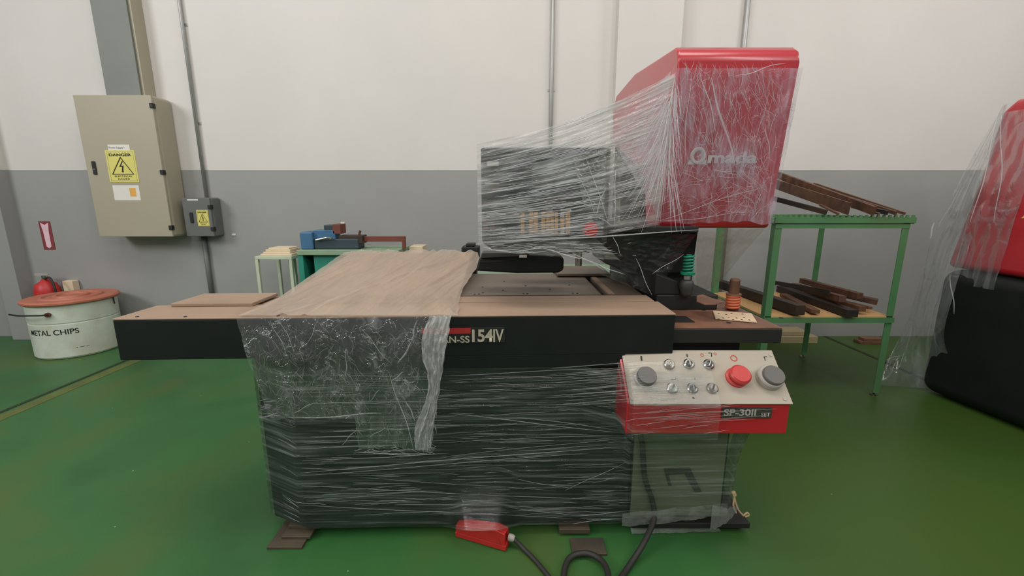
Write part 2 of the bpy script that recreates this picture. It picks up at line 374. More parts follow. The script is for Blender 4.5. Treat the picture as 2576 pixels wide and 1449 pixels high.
# table plates behind the beam
tb = skew(MB().box(-1.12, .655, 1.90, 2.05, .93, 1.036)).build('table_rail', B['tanside'], press, bevel=.003)
skew(MB().box(-1.12, .66, 1.908, 2.030, 1.036, 1.0475)).build('rail_cover', B['tan'], tb, bevel=.002)
skew(MB().box(-.9, .66, 2.035, 2.70, .93, 1.02)).build('table_bed', B['blackm'], press)
skew(MB().box(-.32, .65, 2.036, 2.060, 1.0, 1.044)).build('plate_edge_shade', B['ink'], tb)  # black strip standing in for the shaded front edge of the plates
pl = skew(MB().box(-.32, .445, 2.062, 2.70, 1.02, 1.045)).build('table_plate', B['plate'], press, bevel=.003)
pl2 = skew(MB().box(.478, .650, 2.062, 2.70, 1.02, 1.045)).build('table_plate', B['plate'], press, bevel=.003)
skew(MB().box(.482, .512, 2.064, 2.56, 1.045, 1.0475)).build('bright_strip', B['tan'], pl2)
mb = MB()
for (px, py) in ((1194, 740), (1205, 740), (1317, 739), (1326, 739), (1441, 738), (1452, 738), (1214, 722), (1265, 730), (1383, 728), (1268, 708), (1322, 719), (1432, 717), (1215, 736)):
    c = AZ(px, py, 1.0455); MB().cyl(c, c+Vector((0, 0, .0015)), .0055, 10).build('plate_screw', B['ink'], pl)
rp = MB().box(.275, .60, 2.56, 2.88, 1.052, 1.068).build('raised_plate', B['plate'], press, bevel=.003)
MB().box(.28, .595, 2.57, 2.88, 1.02, 1.052).build('raised_plate_riser', B['blackm'], rp)
# left carriage leaf that the loose film lies on (rises toward the back)
lf = MB()
z = lambda y: 1.047+max(0, (y-1.95))*.128
ys = [1.90, 2.05, 2.4, 2.8, 2.86]
lf.prism([(-1.08, y, z(y)) for y in ys]+[(-1.08, y, z(y)-.05) for y in ys[::-1]], (.82, 0, 0))
lf.build('table_leaf', B['tan'], press, bevel=.003)
MB().box(-1.0, -.4, 2.3, 2.8, .9, 1.045).build('leaf_support', B['blackm'], press)
# small plate lying on the left wing
wing = skew(MB().box(-1.56, -1.1, 1.90, 2.10, .98, 1.040)).build('wing_rail', B['tanside'], press, bevel=.003)

# side table to the right with its punch station
st = MB().box(.665, 1.135, 1.72, 2.35, .912, .975).build('side_table', B['blackm'], press, bevel=.004)
MB().box(.665, 1.133, 1.722, 2.35, .975, .980).build('side_table_top', B['rust'], st, bevel=.001)
MB().box(.70, .80, 1.80, 1.90, .980, .982).build('table_slot', B['ink'], st)
for (px, py) in ((1833, 812), (1770, 780), (1965, 800)):
    c = AZ(px, py, .9805); MB().cyl(c, c+Vector((0, 0, .002)), .009, 12).build('table_bolt', B['ink'], st)
jaw = MB().box(.70, 1.0, 2.02, 2.7, .98, 1.055).build('lower_jaw', B['blackm'], press, bevel=.006)
MB().prism([(.69, 2.02, 1.055), (.82, 2.02, 1.055), (.80, 2.02, 1.12), (.69, 2.02, 1.16)], (0, .5, 0)).build('die_holder', B['blackm'], jaw, bevel=.006)
# steel curved guide plate between the stations
gp = MB(); 
pts = [AZ(px, py, 1.058) for px, py in ((1752, 746), (1768, 743), (1790, 752), (1822, 761), (1800, 768), (1772, 768), (1752, 760))]
gp.prism([p for p in pts], (0, 0, .006)).build('guide_plate', B['rust'], press, bevel=.003)

# frame column, ram housing
col = MB().prism([(.72, 2.36, 1.34), (.72, 2.46, 1.66), (.72, 3.12, 1.90), (.72, 3.12, .03), (.72, 2.5, .03), (.72, 2.5, .98), (.72, 2.36, .98)], (.26, 0, 0)).build('frame_column', B['black'], press, bevel=.008)
MB().prism([(.46, 2.30, 1.365), (1.0, 2.30, 1.365), (.985, 2.30, 1.115), (.66, 2.30, 1.10), (.50, 2.30, 1.17)], (0, .35, 0)).build('ram_housing', B['black'], press, bevel=.01)
MB().box(.41, .86, 1.98, 2.6, 1.358, 1.385).build('under_plate', B['blackm'], press, bevel=.004)
# red hood
prof = [(1.985, 2.085), (2.00, 2.13), (2.04, 2.158), (2.286, 2.183), (2.68, 2.224), (3.12, 2.205), (3.20, 2.14), (3.17, 1.905), (2.50, 1.68), (2.36, 1.60), (2.30, 1.378), (2.085, 1.372), (2.07, 1.385)]
hood = MB().prism([(.712, y, z_) for y, z_ in prof], (.523, 0, 0)).build('head_hood', B['red'], press, bevel=.02, seg=4)
# big wordmark on the hood
hn = Vector((0, -.7, -.09)).normalized()   # front leans
def hp(px, py, off=.004):
    return AP(px, py, Vector((0, 2.028-off, 1.735)), Vector((0, -1, .1214*-1)))
hx = Vector((1, 0, 0)); a_ = hp(1750, 409); hz = Vector((0, -.1214, 1)).normalized()
ring = MB(); o_ = hp(1756, 392); rad = .030
cc = [o_+hx*(rad*.92*math.cos(t))+hz*(rad*math.sin(t)) for t in [2*PI*k/24 for k in range(24)]]
ring.tube(cc, .0085, 6, closed=True)
for sx_ in (-1, 1):
    q = o_+hx*(sx_*.028)-hz*.030
    ring.add([q+hx*-.016+hz*-.008, q+hx*.016+hz*-.008, q+hx*.012+hz*.012, q+hx*-.010+hz*.012], [(0, 1, 2, 3)])
ring.build('lettering', B['silver'], hood)
o_ = hp(1779, 411, .006); e_ = hp(1908, 381, .006)
text('mada', 'lettering', B['silver'], hood, o_, hx, hz, e_.z-o_.z, e_.x-o_.x, bold=.035)

# operator console
con = MB().box(-.125, .40, 1.80, 1.98, 1.325, 1.712).build('control_console', B['dgrey'], press, bevel=.008)
CY = 1.80
def cbox(name, m, x0, y0, x1, y1, t=.008, par=con, bev=.001, m0=0):
    a = AY(x0, y1, CY); b = AY(x1, y0, CY)
    return MB().box(a.x, b.x, CY-t, CY+.001+m0, a.z, b.z).build(name, m, par, bevel=bev)
cbox('console_face', B['blackm'], 1213, 375, 1522, 604, .003)
cbox('display_window', B['glass'], 1228, 432, 1340, 500, .005)
cbox('display_window', B['glass'], 1385, 400, 1500, 470, .005)
for r_ in range(4):
    y0 = 534+r_*14
    for k, (x0, x1) in enumerate(((1310, 1319), (1331, 1341), (1342, 1353), (1361, 1371), (1373, 1383), (1384, 1393), (1395, 1403), (1409, 1419), (1422, 1434))):
        mm = 'white' if (k == 7 and r_ in (0, 3)) else 'yellow'
        cbox('key', B[mm], x0, y0, x1, y0+12, .012)
for (x0, y0, x1, y1, mm) in ((1376, 494, 1432, 503, 'bar2'), (1226, 407, 1255, 418, 'white'), (1221, 460, 1256, 464, 'white'), (1248, 536, 1272, 541, 'white'),
                             (1294, 536, 1307, 541, 'white'), (1327, 527, 1357, 531, 'white'), (1372, 526, 1390, 530, 'lgrey'), (1410, 526, 1437, 531, 'white'), (1478, 545, 1489, 551, 'white'),
                             (1444, 508, 1466, 513, 'lgrey'), (1228, 470, 1256, 482, 'bar2')):
    cbox('console_label', B[mm], x0, y0, x1, y1, .006)
for (x0, y0) in ((1217, 547), (1233, 547), (1217, 566), (1233, 566), (1217, 508), (1233, 508)):
    cbox('key', B['bar2'], x0, y0, x0+11, y0+12, .012)
c = AY(1483, 577, CY)
es = MB(); es.lathe((0, 0, 0), [(.0, .034), (.022, .034), (.030, .028), (.031, .020), (.018, .018), (.018, 0)], 28)
R_ = Matrix.Rotation(PI/2, 4, 'X')
def place(mb, loc, R):
    for i, q in enumerate(mb.v): mb.v[i] = (R @ q) + Vector(loc)
    return mb
place(es, c, R_).build('emergency_stop_button', B['redp'], con, smooth=True)
c = AY(1450, 618, 1.95)
MB().prism([AY(1215, 612, 1.84), AY(1520, 603, 1.84), AY(1520, 628, 1.84), AY(1440, 640, 1.84), AY(1240, 628, 1.84)], (0, .12, 0)).build('console_underside', B['dgrey'], con, bevel=.004)
o_ = AY(1433, 621, 1.836); e_ = AY(1468, 614, 1.836)
text('AMADA', 'lettering', B['silver'], con, o_, (1, 0, 0), (0, 0, 1), e_.z-o_.z, e_.x-o_.x, bold=.02)

# black sheet clamp carriage below the console
cl = MB()
Yc = 2.10
pr = [AY(1196, 682, Yc), AY(1300, 688, Yc), AY(1404, 687, Yc), AY(1418, 680, Yc), AY(1419, 650, Yc), AY(1408, 643, Yc), AY(1330, 640, Yc), AY(1206, 648, Yc)]
clamp = cl.prism(pr, (0, .12, 0)).build('carriage_clamp', B['black'], press, bevel=.012, seg=4)
MB().prism([AY(1208, 652, Yc-.003), AY(1290, 656, Yc-.003), AY(1270, 658, Yc-.003), AY(1206, 661, Yc-.003)], (0, .01, 0)).build('clamp_groove', B['ink'], clamp)
MB().prism([AY(1208, 650, Yc-.02), AY(1330, 644, Yc-.02), AY(1330, 636, Yc-.02), AY(1212, 636, Yc-.02)], (0, .1, 0)).build('clamp_cap', B['dgrey'], clamp, bevel=.004)
a = AY(1316, 645, Yc-.03); MB().box(a.x-.018, a.x+.018, Yc-.03, Yc, a.z-.006, a.z+.006).build('clamp_tag', B['white'], clamp)
a = AY(1455, 668, 2.3); MB().cyl(a, a+Vector((0, 0, .11)), .018, 20).build('guide_pin', B['steel'], press, smooth=False)
MB().box(.0, .42, 2.3, 2.42, 1.225, 1.30).build('carriage_arm', B['dgrey'], press, bevel=.006)

# pushbutton box on the front right
pb = MB().prism([(.452, 1.552, .592), (.452, 1.552, .722), (.452, 1.722, .870), (.452, 1.735, .870), (.452, 1.735, .592)], (.640, 0, 0))
for q in pb.v:                      # slight taper to the left at the top
    pass
pbx = pb.build('button_box', B['red'], press, bevel=.004)
pn = Vector((0, -.146, .16)).normalized(); pc = Vector((0, 1.55, .725))
py_ = Vector((0, .16, .146)).normalized()
mb = MB(); zq = lambda v: Vector((0, 1.550, .722))+py_*v
def pq(x, v, h=0): return Vector((x, 0, 0))+zq(v)+pn*h
mb.add([pq(.462, -.004, .001), pq(1.098, -.004, .001), pq(1.098, .232, .001), pq(.462, .232, .001), pq(.462, -.004, .006), pq(1.098, -.004, .006), pq(1.098, .232, .006), pq(.462, .232, .006)],
       [(0, 3, 2, 1), (4, 5, 6, 7), (0, 1, 5, 4), (1, 2, 6, 5), (2, 3, 7, 6), (3, 0, 4, 7)])
face = mb.build('panel_face', B['panel'], pbx, bevel=.002)
Rp = Vector((0, 0, 1)).rotation_difference(pn).to_matrix().to_4x4()
def onp(px, py, h=.006): return AP(px, py, zq(0)+pn*h, pn)
def knob(name, m, px, py, prof, n=32):
    mb = MB(); mb.lathe((0, 0, 0), prof, n); place(mb, onp(px, py), Rp); return mb.build(name, m, pbx, smooth=False)
knob('collar', B['lgrey'], 1622, 951, [(.046, 0), (.046, .012), (.040, .016), (0, .016)])
knob('push_button', B['grey'], 1622, 954, [(.038, .0), (.038, .038), (.036, .042), (0, .042)], 40)
knob('collar', B['redp'], 1851, 951, [(.042, 0), (.042, .010), (.034, .014), (0, .014)])
knob('emergency_stop_button', B['redp'], 1853, 952, [(.030, 0), (.030, .026), (.041, .030), (.041, .040), (.034, .048), (0, .050)], 40)
kb = knob('collar', B['lgrey'], 1932, 954, [(.050, 0), (.050, .028), (.047, .034), (0, .034)])
knob('push_button', B['grey'], 1934, 955, [(.041, .03), (.041, .046), (.038, .05), (0, .05)], 40)
for i, (px, py, mm) in enumerate(((1683, 918, 'steel'), (1732, 917, 'chrome'), (1782, 918, 'chrome'), (1690, 978, 'chrome'), (1741, 978, 'chrome'), (1791, 978, 'steel'))):
    s_ = knob('selector_switch', B[mm], px, py, [(.0225, 0), (.0225, .008), (.018, .012), (.014, .012), (.014, .008), (0, .008)])
    c = onp(px, py, .012)
    MB().tube([c, c+pn*.016], .0115, 16).build('switch_cap', B[('lgrey', 'ink', 'dgrey', 'lgrey', 'ink', 'lgrey')[i]], s_)
    d = py_ if i in (1, 4) else (py_+Vector((.6, 0, 0))).normalized()
    MB().tube([c+pn*.018-d*.011, c+pn*.018+d*.011], .0035, 8).build('switch_lever', B[('steel', 'lgrey', 'chrome', 'dgrey', 'chrome', 'dgrey')[i]], s_)
# small markings on the panel
def stroke(name, m, pts, r=.0018):
    MB().tube([onp(a_, b_, .0068) for a_, b_ in pts], r, 6).build(name, m, pbx)
stroke('marking', B['ink'], [(1613, 896), (1614, 907)], .0035)
stroke('marking', B['ink'], [(1728, 891), (1729, 898)], .0022)
stroke('marking', B['ink'], [(1782, 888), (1790, 888), (1790, 897)])
stroke('marking', B['ink'], [(1748, 951), (1748, 956)], .002)
stroke('marking', B['ink'], [(1688, 955), (1699, 955), (1700, 951)])
stroke('marking', B['ink'], [(1742, 1000), (1747, 1002)], .003)
stroke('marking', B['ink'], [(1921, 898), (1929, 897)], .0016); stroke('marking', B['ink'], [(1923, 898), (1925, 907)], .0016)
for (px, py, r_, k) in ((1846, 901, .0125, .0022), (1766, 893, .006, .0014), (1799, 890, .005, .0012)):
    c = onp(px, py, .0068); ux = Vector((1, 0, 0))
    MB().tube([c+ux*(r_*math.cos(t))+py_*(r_*math.sin(t)) for t in [2*PI*q/20 for q in range(20)]], k, 6, closed=True).build('marking', B['redink'], pbx)
for (px, py) in ((1590, 1003), (1974, 1004), (1938, 893)):
    c = onp(px, py, .006); MB().tube([c, c+pn*.003], .007, 14).build('panel_screw', B['lgrey'], pbx)
YR = 1.5505
a = AY(1814, 1051, YR); b = AY(1942, 1025, YR)
npl = MB().box(a.x, b.x, 1.547, 1.553, a.z, b.z).build('name_plate', B['dgrey'], pbx, bevel=.001)
o_ = AY(1820, 1046, 1.546); e_ = AY(1903, 1029, 1.546)
text('SP-30II', 'lettering', B['lgrey'], npl, o_, (1, 0, 0), (0, 0, 1), e_.z-o_.z, e_.x-o_.x, bold=.025)
o_ = AY(1914, 1048, 1.546); e_ = AY(1938, 1038, 1.546)
text('SET', 'lettering', B['lgrey'], npl, o_, (1, 0, 0), (0, 0, 1), e_.z-o_.z, e_.x-o_.x, bold=.02)
# hose down the pedestal into the coil on the floor
def spline(pts, n=10):
    pts = [Vector(p) for p in pts]; out = []
    P = [pts[0]*2-pts[1]]+pts+[pts[-1]*2-pts[-2]]
    for i in range(1, len(P)-2):
        for k in range(n):
            t = k/n; a, b, c, d = P[i-1], P[i], P[i+1], P[i+2]
            out.append(.5*((2*b)+(c-a)*t+(2*a-5*b+4*c-d)*t*t+(3*b-a-3*c+d)*t**3))
    return out+[pts[-1]]
hose = spline([AY(1610, 1085, 1.722), AY(1616, 1120, 1.722), AY(1622, 1200, 1.722), AY(1641, 1260, 1.722), AY(1645, 1305, 1.69), AZ(1620, 1365, .05), AZ(1585, 1420, .016), AZ(1552, 1470, .016), AZ(1500, 1560, .016), AZ(1440, 1540, .016), AZ(1418, 1460, .016), AZ(1432, 1405, .018), AZ(1475, 1392, .024), AZ(1515, 1412, .03), AZ(1530, 1458, .036), AZ(1500, 1530, .036)], 8)
MB().tube(hose, .0125, 10).build('control_hose', B['rubber'], press, smooth=True)

# ============================================================ things on and round the press
t = skew(MB().box(-1.49, -1.14, 1.865, 2.075, 1.0465, 1.062)).build('cover_plate', M['tan'], None, bevel=.003)
tag(t, 'loose tan steel cover plate lying on the left end of the press table', 'plate')
mb = MB(); 
for (px, py) in ((645, 749), (520, 742), (655, 746)):
    pass
# punch tools on the side table
c = Vector((AZ(1726, 800, .982).x, 1.93, 1.055))
x_, y_ = AY(1729, 700, 2.0).x, 2.0
tool = thing('punch_holder', (x_, y_, 1.056), 'upright punch holder with green coil spring and collar beneath the black ram', 'tool')
zz = lambda py: AY(1729, py, 2.0).z
def spring(cx, cy, z0, z1, r, wire, turns, flat=1):
    return MB().tube([(cx+r*math.cos(2*PI*turns*k/(turns*16)), cy+r*math.sin(2*PI*turns*k/(turns*16)), z0+(z1-z0)*k/(turns*16)) for k in range(turns*16+1)], wire, 6)
spring(x_, y_, zz(690), zz(643), .021, .0055, 6).build('coil_spring', M['springg'], tool, smooth=True)
MB().cyl((x_, y_, zz(692)), (x_, y_, zz(640)), .012, 16).build('spindle', M['springg'], tool)
MB().lathe((x_, y_, 0), [(.020, zz(692)), (.033, zz(690)), (.033, zz(684)), (.020, zz(683))], 24).build('spring_collar', M['springg'], tool)
MB().lathe((x_, y_, 0), [(.017, zz(703)), (.022, zz(702)), (.022, zz(693)), (.016, zz(692))], 24).build('ring', M['chrome'], tool)
MB().lathe((x_, y_, 0), [(.022, 1.056), (.024, 1.07), (.030, zz(728)), (.032, zz(712)), (.026, zz(705)), (.018, zz(702))], 28).build('tool_body', M['dgrey'], tool, smooth=True)

x2, y2 = AY(1841, 785, 2.02).x, 2.02
zz2 = lambda py: AY(1841, py, 2.02).z
tool = thing('stripper_tool', (x2, y2, .982), 'rusty die tool with orange coil spring standing on the right side table', 'tool')
spring(x2, y2, .987, zz2(742), .027, .0075, 5).build('coil_spring', M['springo'], tool, smooth=True)
MB().cyl((x2, y2, .982), (x2, y2, zz2(742)), .019, 20).build('spindle', M['liddk'], tool)
MB().cyl((x2, y2, zz2(742)), (x2, y2, zz2(738)), .034, 24).build('washer', M['rust'], tool)
MB().lathe((x2, y2, 0), [(.023, zz2(738)), (.023, zz2(705)), (.019, zz2(701)), (0, zz2(701))], 24).build('tool_head', M['bar'], tool)

pp = [AZ(px, py, .983) for px, py in ((1800, 803), (1904, 812), (1890, 790), (1793, 783))]
t = MB().prism(pp, (0, 0, .004)).build('perforated_plate', M['alu']); tag(t, 'small pale plate with punched holes lying on the brown side table', 'plate')
mb = MB()
for (px, py) in ((1808, 789), (1827, 791), (1840, 789), (1868, 790), (1808, 802), (1819, 800), (1833, 798), (1853, 800), (1872, 799), (1866, 804), (1844, 804), (1885, 805)):
    c = AZ(px, py, .9875); mb.cyl(c, c+Vector((0, 0, .0006)), .0045, 10)
mb.build('punched_hole', M['ink'], t)

# levelling feet
def pads(label, x, y, lay):
    z_ = .0
    for i, (w_, d_, h_, dx, dy) in enumerate(lay):
        o = box('levelling_pad', M['pad'], x-w_/2+dx, x+w_/2+dx, y-d_/2+dy, y+d_/2+dy, z_+.0005, z_+h_, bevel=.002)
        tag(o, label % ('lowest', 'middle', 'topmost')[i], 'pad', 'rusted steel levelling pads under the press'); z_ += h_
a = AZ(716, 1383, 0)
pads('rusted steel levelling pad under the left corner of the press, %s of its stack', -1.0, 1.70, ((.155, .18, .012, .0, .0), (.13, .15, .014, .03, .03), (.14, .12, .018, .045, .06)))
pads('rusted steel levelling pad under the press behind the hose coil, %s of its stack', .335, 1.70, ((.15, .09, .012, .0, -.08), (.14, .13, .024, -.05, .05), (.10, .10, .008, -.05, .08)))

# foot switch
fs = thing('foot_switch', (-.14, 1.66, 0), 'red foot switch with black cable on the floor at the press base', 'switch')
P0 = AZ(1145, 1352, .0); P1 = AZ(1272, 1390, .0)
ax = (P1-P0); ax.z = 0; L_ = ax.length; ax.normalize(); pr_ = Vector((-ax.y, ax.x, 0))
def fp(a, b, z): return P0+ax*a+pr_*b+Vector((0, 0, z))
W_ = .05
mb = MB().prism([fp(0, 0, .004), fp(L_, 0, .004), fp(L_, 0, .030), fp(0, 0, .030)], pr_*W_)
mb.build('base_plate', M['footred'], fs, bevel=.003)
mb = MB().prism([fp(.004, 0, .030), fp(L_-.004, 0, .030), fp(L_-.004, 0, .088), fp(L_-.05, 0, .096), fp(.004, 0, .066)], pr_*.012)
mb.build('side_cheek', M['footred'], fs, bevel=.003)
mb = MB().prism([fp(.004, W_-.012, .030), fp(L_-.004, W_-.012, .030), fp(L_-.004, W_-.012, .088), fp(L_-.05, W_-.012, .096), fp(.004, W_-.012, .066)], pr_*.012)
mb.build('side_cheek', M['footred'], fs, bevel=.003)
MB().prism([fp(.004, .012, .066), fp(L_-.05, .012, .096), fp(L_-.004, .012, .088), fp(L_-.004, .012, .082), fp(L_-.05, .012, .089), fp(.004, .012, .060)], pr_*(W_-.024)).build('hood', M['footred'], fs, bevel=.002)
MB().prism([fp(.02, .018, .034), fp(L_-.04, .018, .052), fp(L_-.04, .018, .046), fp(.02, .018, .030)], pr_*(W_-.036)).build('pedal', M['dgrey'], fs)
MB().prism([fp(L_-.045, -.002, .034), fp(L_-.022, -.002, .034), fp(L_-.034, -.002, .062)], pr_*.004).build('emblem', M['reddark'], fs)
g0 = fp(L_, .04, .045)
MB().tube([g0, g0+ax*.02, g0+ax*.028], [.016, .015, .010], 14).build('cable_gland', M['lgrey'], fs)
cab = spline([g0+ax*.02, AY(1315, 1378, 1.60), AZ(1345, 1408, .012), AZ(1372, 1440, .012), AZ(1400, 1475, .012), AZ(1450, 1540, .012)], 8)
MB().tube(cab, .0095, 10).build('cable', M['rubber'], fs, smooth=True)

# frayed rope at the plinth
rp_ = MB()
for pts in (((1846, 1242), (1850, 1262), (1858, 1283), (1870, 1297)), ((1848, 1250), (1845, 1272), (1852, 1290)), ((1870, 1297), (1880, 1290), (1884, 1296), (1874, 1300))):
    rp_.tube(spline([AY(a, b, 1.685) for a, b in pts], 4), .004, 6)
rp_.tube([AY(1845, 1238, 1.685), AY(1848, 1246, 1.685)], .009, 8)
t = rp_.build('frayed_rope', M['rope']); tag(t, 'frayed beige rope end hanging at the right foot of the press', 'rope')
# crumpled strip of film under pedestal is part of the base wrap (below)

# ============================================================ wall equipment, left
XC0, XC1, YC, ZC0, ZC1 = -4.21, -3.463, 4.38, 1.14, 2.50
cb = thing('electrical_cabinet', ((XC0+XC1)/2, 4.5, ZC0), 'large beige wall-mounted electrical cabinet with yellow danger sign', 'cabinet')
box('enclosure', M['cab'], XC0, XC1, YC+.025, YW, ZC0, ZC1, cb, bevel=.03, seg=4)
dr = box('door', M['cab'], XC0, XC1, YC, YC+.024, ZC0+.004, ZC1-.004, cb, bevel=.004)
for zc in (2.40, 1.78, 1.235):
    box('hinge', M['ink'], XC1-.02, XC1+.012, YC-.012, YC+.028, zc-.022, zc+.022, dr, bevel=.003)
a = AY(237, 422, YC-.006); lk = box('lock', M['ink'], a.x-.018, a.x+.018, YC-.012, YC, a.z-.065, a.z+.062, dr, bevel=.006)
MB().cyl((a.x+.004, YC-.011, a.z-.015), (a.x+.004, YC-.016, a.z-.015), .009, 14).build('keyhole', M['chrome'], lk)
def signplate(par, x0, x1, z0, z1, y, big=True):
    s_ = box('danger_sign', M['sign'], x0, x1, y-.003, y, z0, z1, par)
    w_, h_ = x1-x0, z1-z0; yy = y-.0036
    fr = MB(); m_ = .05*w_; k = .012*w_
    for (a0, a1, b0, b1) in ((x0+m_, x1-m_, z0+m_, z0+m_+k), (x0+m_, x1-m_, z1-m_-k, z1-m_), (x0+m_, x0+m_+k, z0+m_, z1-m_), (x1-m_-k, x1-m_, z0+m_, z1-m_)):
        fr.box(a0, a1, yy-.0003, yy, b0, b1)
    fr.build('border', M['cab'], s_)
    text('DANGER', 'lettering', M['ink'], s_, (x0+.12*w_, yy, z1-.185*h_), (1, 0, 0), (0, 0, 1), .085*h_, .76*w_, bold=.035)
    text('ELECTRICAL', 'lettering', M['ink'], s_, (x0+.2*w_, yy, z0+.17*h_), (1, 0, 0), (0, 0, 1), .05*h_, .6*w_, bold=.01)
    text('HAZARD', 'lettering', M['ink'], s_, (x0+.3*w_, yy, z0+.085*h_), (1, 0, 0), (0, 0, 1), .05*h_, .4*w_, bold=.01)
    cx = (x0+x1)/2; T_ = [(cx, yy, z0+.78*h_), (cx-.36*w_, yy, z0+.26*h_), (cx+.36*w_, yy, z0+.26*h_)]
    MB().tube(T_, .02*w_, 5, closed=True).build('warning_triangle', M['ink'], s_)
    bolt = [(.02, .66), (-.10, .48), (.0, .49), (-.03, .34), (-.055, .36), (.0, .30), (.05, .37), (.02, .35), (.06, .53), (-.03, .52), (.06, .66)]
    MB().prism([(cx+a_*w_, yy, z0+b_*h_) for a_, b_ in bolt], (0, -.0006, 0)).build('lightning_bolt', M['ink'], s_)
    return s_
a = AY(287, 459, YC); b = AY(340, 378, YC)
signplate(dr, a.x-.035, b.x-.01, a.z, b.z, YC)
a = AY(275, 375, YC); b = AY(325, 364, YC)
lb = box('name_label', M['white'], a.x-.01, b.x, YC-.002, YC, a.z-.012, b.z, dr)
text('Power Supply 1', 'lettering', M['dgrey'], lb, (a.x, YC-.0026, a.z), (1, 0, 0), (0, 0, 1), .022, .15)
a = AY(292, 504, YC); b = AY(350, 466, YC)
nt_ = box('paper_notice', M['white'], a.x-.01, b.x-.005, YC-.002, YC, a.z, b.z, dr)
a = AY(329, 494, YC); b = AY(341, 473, YC); box('orange_block', M['yellow'], a.x, b.x, YC-.003, YC-.001, a.z, b.z, nt_)
# trunking above
a = AY(272, 236, 4.50); b = AY(362, 236, 4.50)
tr = thing('cable_trunking', ((a.x+b.x)/2, 4.56, ZC1), 'wide grey cable trunking rising from the beige cabinet', 'trunking')
box('trunking_body', M['cab'], a.x+.02, b.x+.01, 4.50, YW-.004, ZC1-.001, 5.5, tr)
box('trunking_lid', M['trunk'], a.x, b.x-.012, 4.478, 4.502, ZC1-.001, 5.5, tr, bevel=.003)
# small grey box
sb = thing('switch_box', (-3.24, 4.55, 1.135), 'small dark grey wall switch box with yellow sticker beside the beige cabinet', 'electrical box')
box('enclosure', M['sbox'], -3.39, -3.10, 4.50, YW, 1.135, 1.535, sb, bevel=.02, seg=4)
dr = box('door', M['sbox'], -3.39, -3.105, 4.475, 4.499, 1.14, 1.53, sb, bevel=.004)
for zc in (1.44, 1.215): box('hinge', M['ink'], -3.125, -3.093, 4.463, 4.503, zc-.02, zc+.02, dr, bevel=.003)
box('lock', M['ink'], -3.325, -3.295, 4.463, 4.475, 1.28, 1.385, dr, bevel=.004)
signplate(dr, -3.255, -3.135, 1.245, 1.41, 4.475)
box('name_label', M['white'], -3.33, -3.22, 4.473, 4.475, 1.505, 1.518, dr)
def conduit(name, label, pts, r, clips):
    c = thing(name, (pts[0][0], pts[0][1], pts[0][2]), label, 'conduit')
    MB().tube(pts, r, 12).build('pipe', M['conduit'] if 'bright' in label or 'twin' in label or 'thin' in label else M['sbox'], c, smooth=True)
    for zc in clips:
        x, y = pts[0][0], pts[0][1]
        box('clip', M['conduit'], x-r-.02, x+r+.02, YW-.004, YW, zc-.012, zc+.012, c)
    return c
x_ = AY(518, 492, YW-.03).x
conduit('conduit', 'thin grey conduit rising up the wall from the small switch box', [(x_, YW-.025, 1.52), (x_, YW-.025, 5.5)], .016, (2.28, 3.2))
MB
x_ = AY(524, 680, YW-.03).x
t = MB().tube([(x_, YW-.028, .28), (x_, YW-.028, 1.15)], .024, 12).build('conduit', M['sbox'], smooth=True); tag(t, 'grey conduit running down the wall below the small switch box', 'conduit')
x_ = AY(1386, 300, YW-.03).x
conduit('conduit', 'bright galvanised conduit on the wall above the wrapped console', [(x_, YW-.025, .1), (x_, YW-.025, 5.5)], .020, (2.6, 3.6))
x_ = AY(1875, 80, YW-.03).x
conduit('conduit', 'bright galvanised conduit on the wall above the red press head', [(x_, YW-.025, .1), (x_, YW-.025, 5.5)], .024, (2.9, 3.8))
# extinguisher arrow sign
a = AY(118, 592, YW-.003)
sg = thing('extinguisher_sign', (a.x, YW-.003, a.z-.17), 'red wall sign with white down arrow left of the beige cabinet', 'sign')
box('sign_plate', M['signred'], a.x-.062, a.x+.062, YW-.004, YW, a.z-.155, a.z+.15, sg)
ar = [(-.044, .135), (0, .112), (.044, .135), (.030, .04), (.026, -.12), (.0, -.142), (-.026, -.12), (-.030, .04)]
MB().prism([(a.x+p, YW-.0045, a.z+q) for p, q in ar], (0, -.001, 0)).build('arrow', M['signwhite'], sg)
# wall marks
for (px, py, lab) in ((588, 590, 'small white wall plug right of the grey switch box'), (862, 561, 'small white wall plug above the vise')):
    a = AY(px, py, YW-.004); t = box('wall_plug', M['white'], a.x-.02, a.x+.02, YW-.006, YW, a.z-.01, a.z+.01); tag(t, lab, 'wall plug')

# ============================================================ chip drum
cx, cy = -4.455, 4.22; R0 = .335
d = thing('metal_chip_drum', (cx, cy, 0), 'white cut-down drum of metal chips with a red oxide lid, by the left wall', 'drum')
MB().lathe((cx, cy, 0), [(0, .004), (R0-.01, .004), (R0, .02), (R0, .34), (R0-.006, .345), (R0-.006, .352), (R0, .357), (R0, .52), (R0+.006, .53)], 96).build('drum_shell', M['drum'], d)
MB().lathe((cx, cy, 0), [(R0+.02, .53), (R0+.03, .54), (R0+.03, .555), (R0+.01, .566), (.24, .560), (.23, .575), (.21, .575), (.20, .562), (.14, .562), (.13, .58), (.11, .58), (.10, .566), (0, .566)], 72).build('lid', M['lid'], d)
def on_drum(ang0, z0):
    def g(a_, b_):
        t = ang0+a_/R0; return Vector((cx+(R0+.0015)*math.cos(t), cy+(R0+.0015)*math.sin(t), z0+b_))
    return g
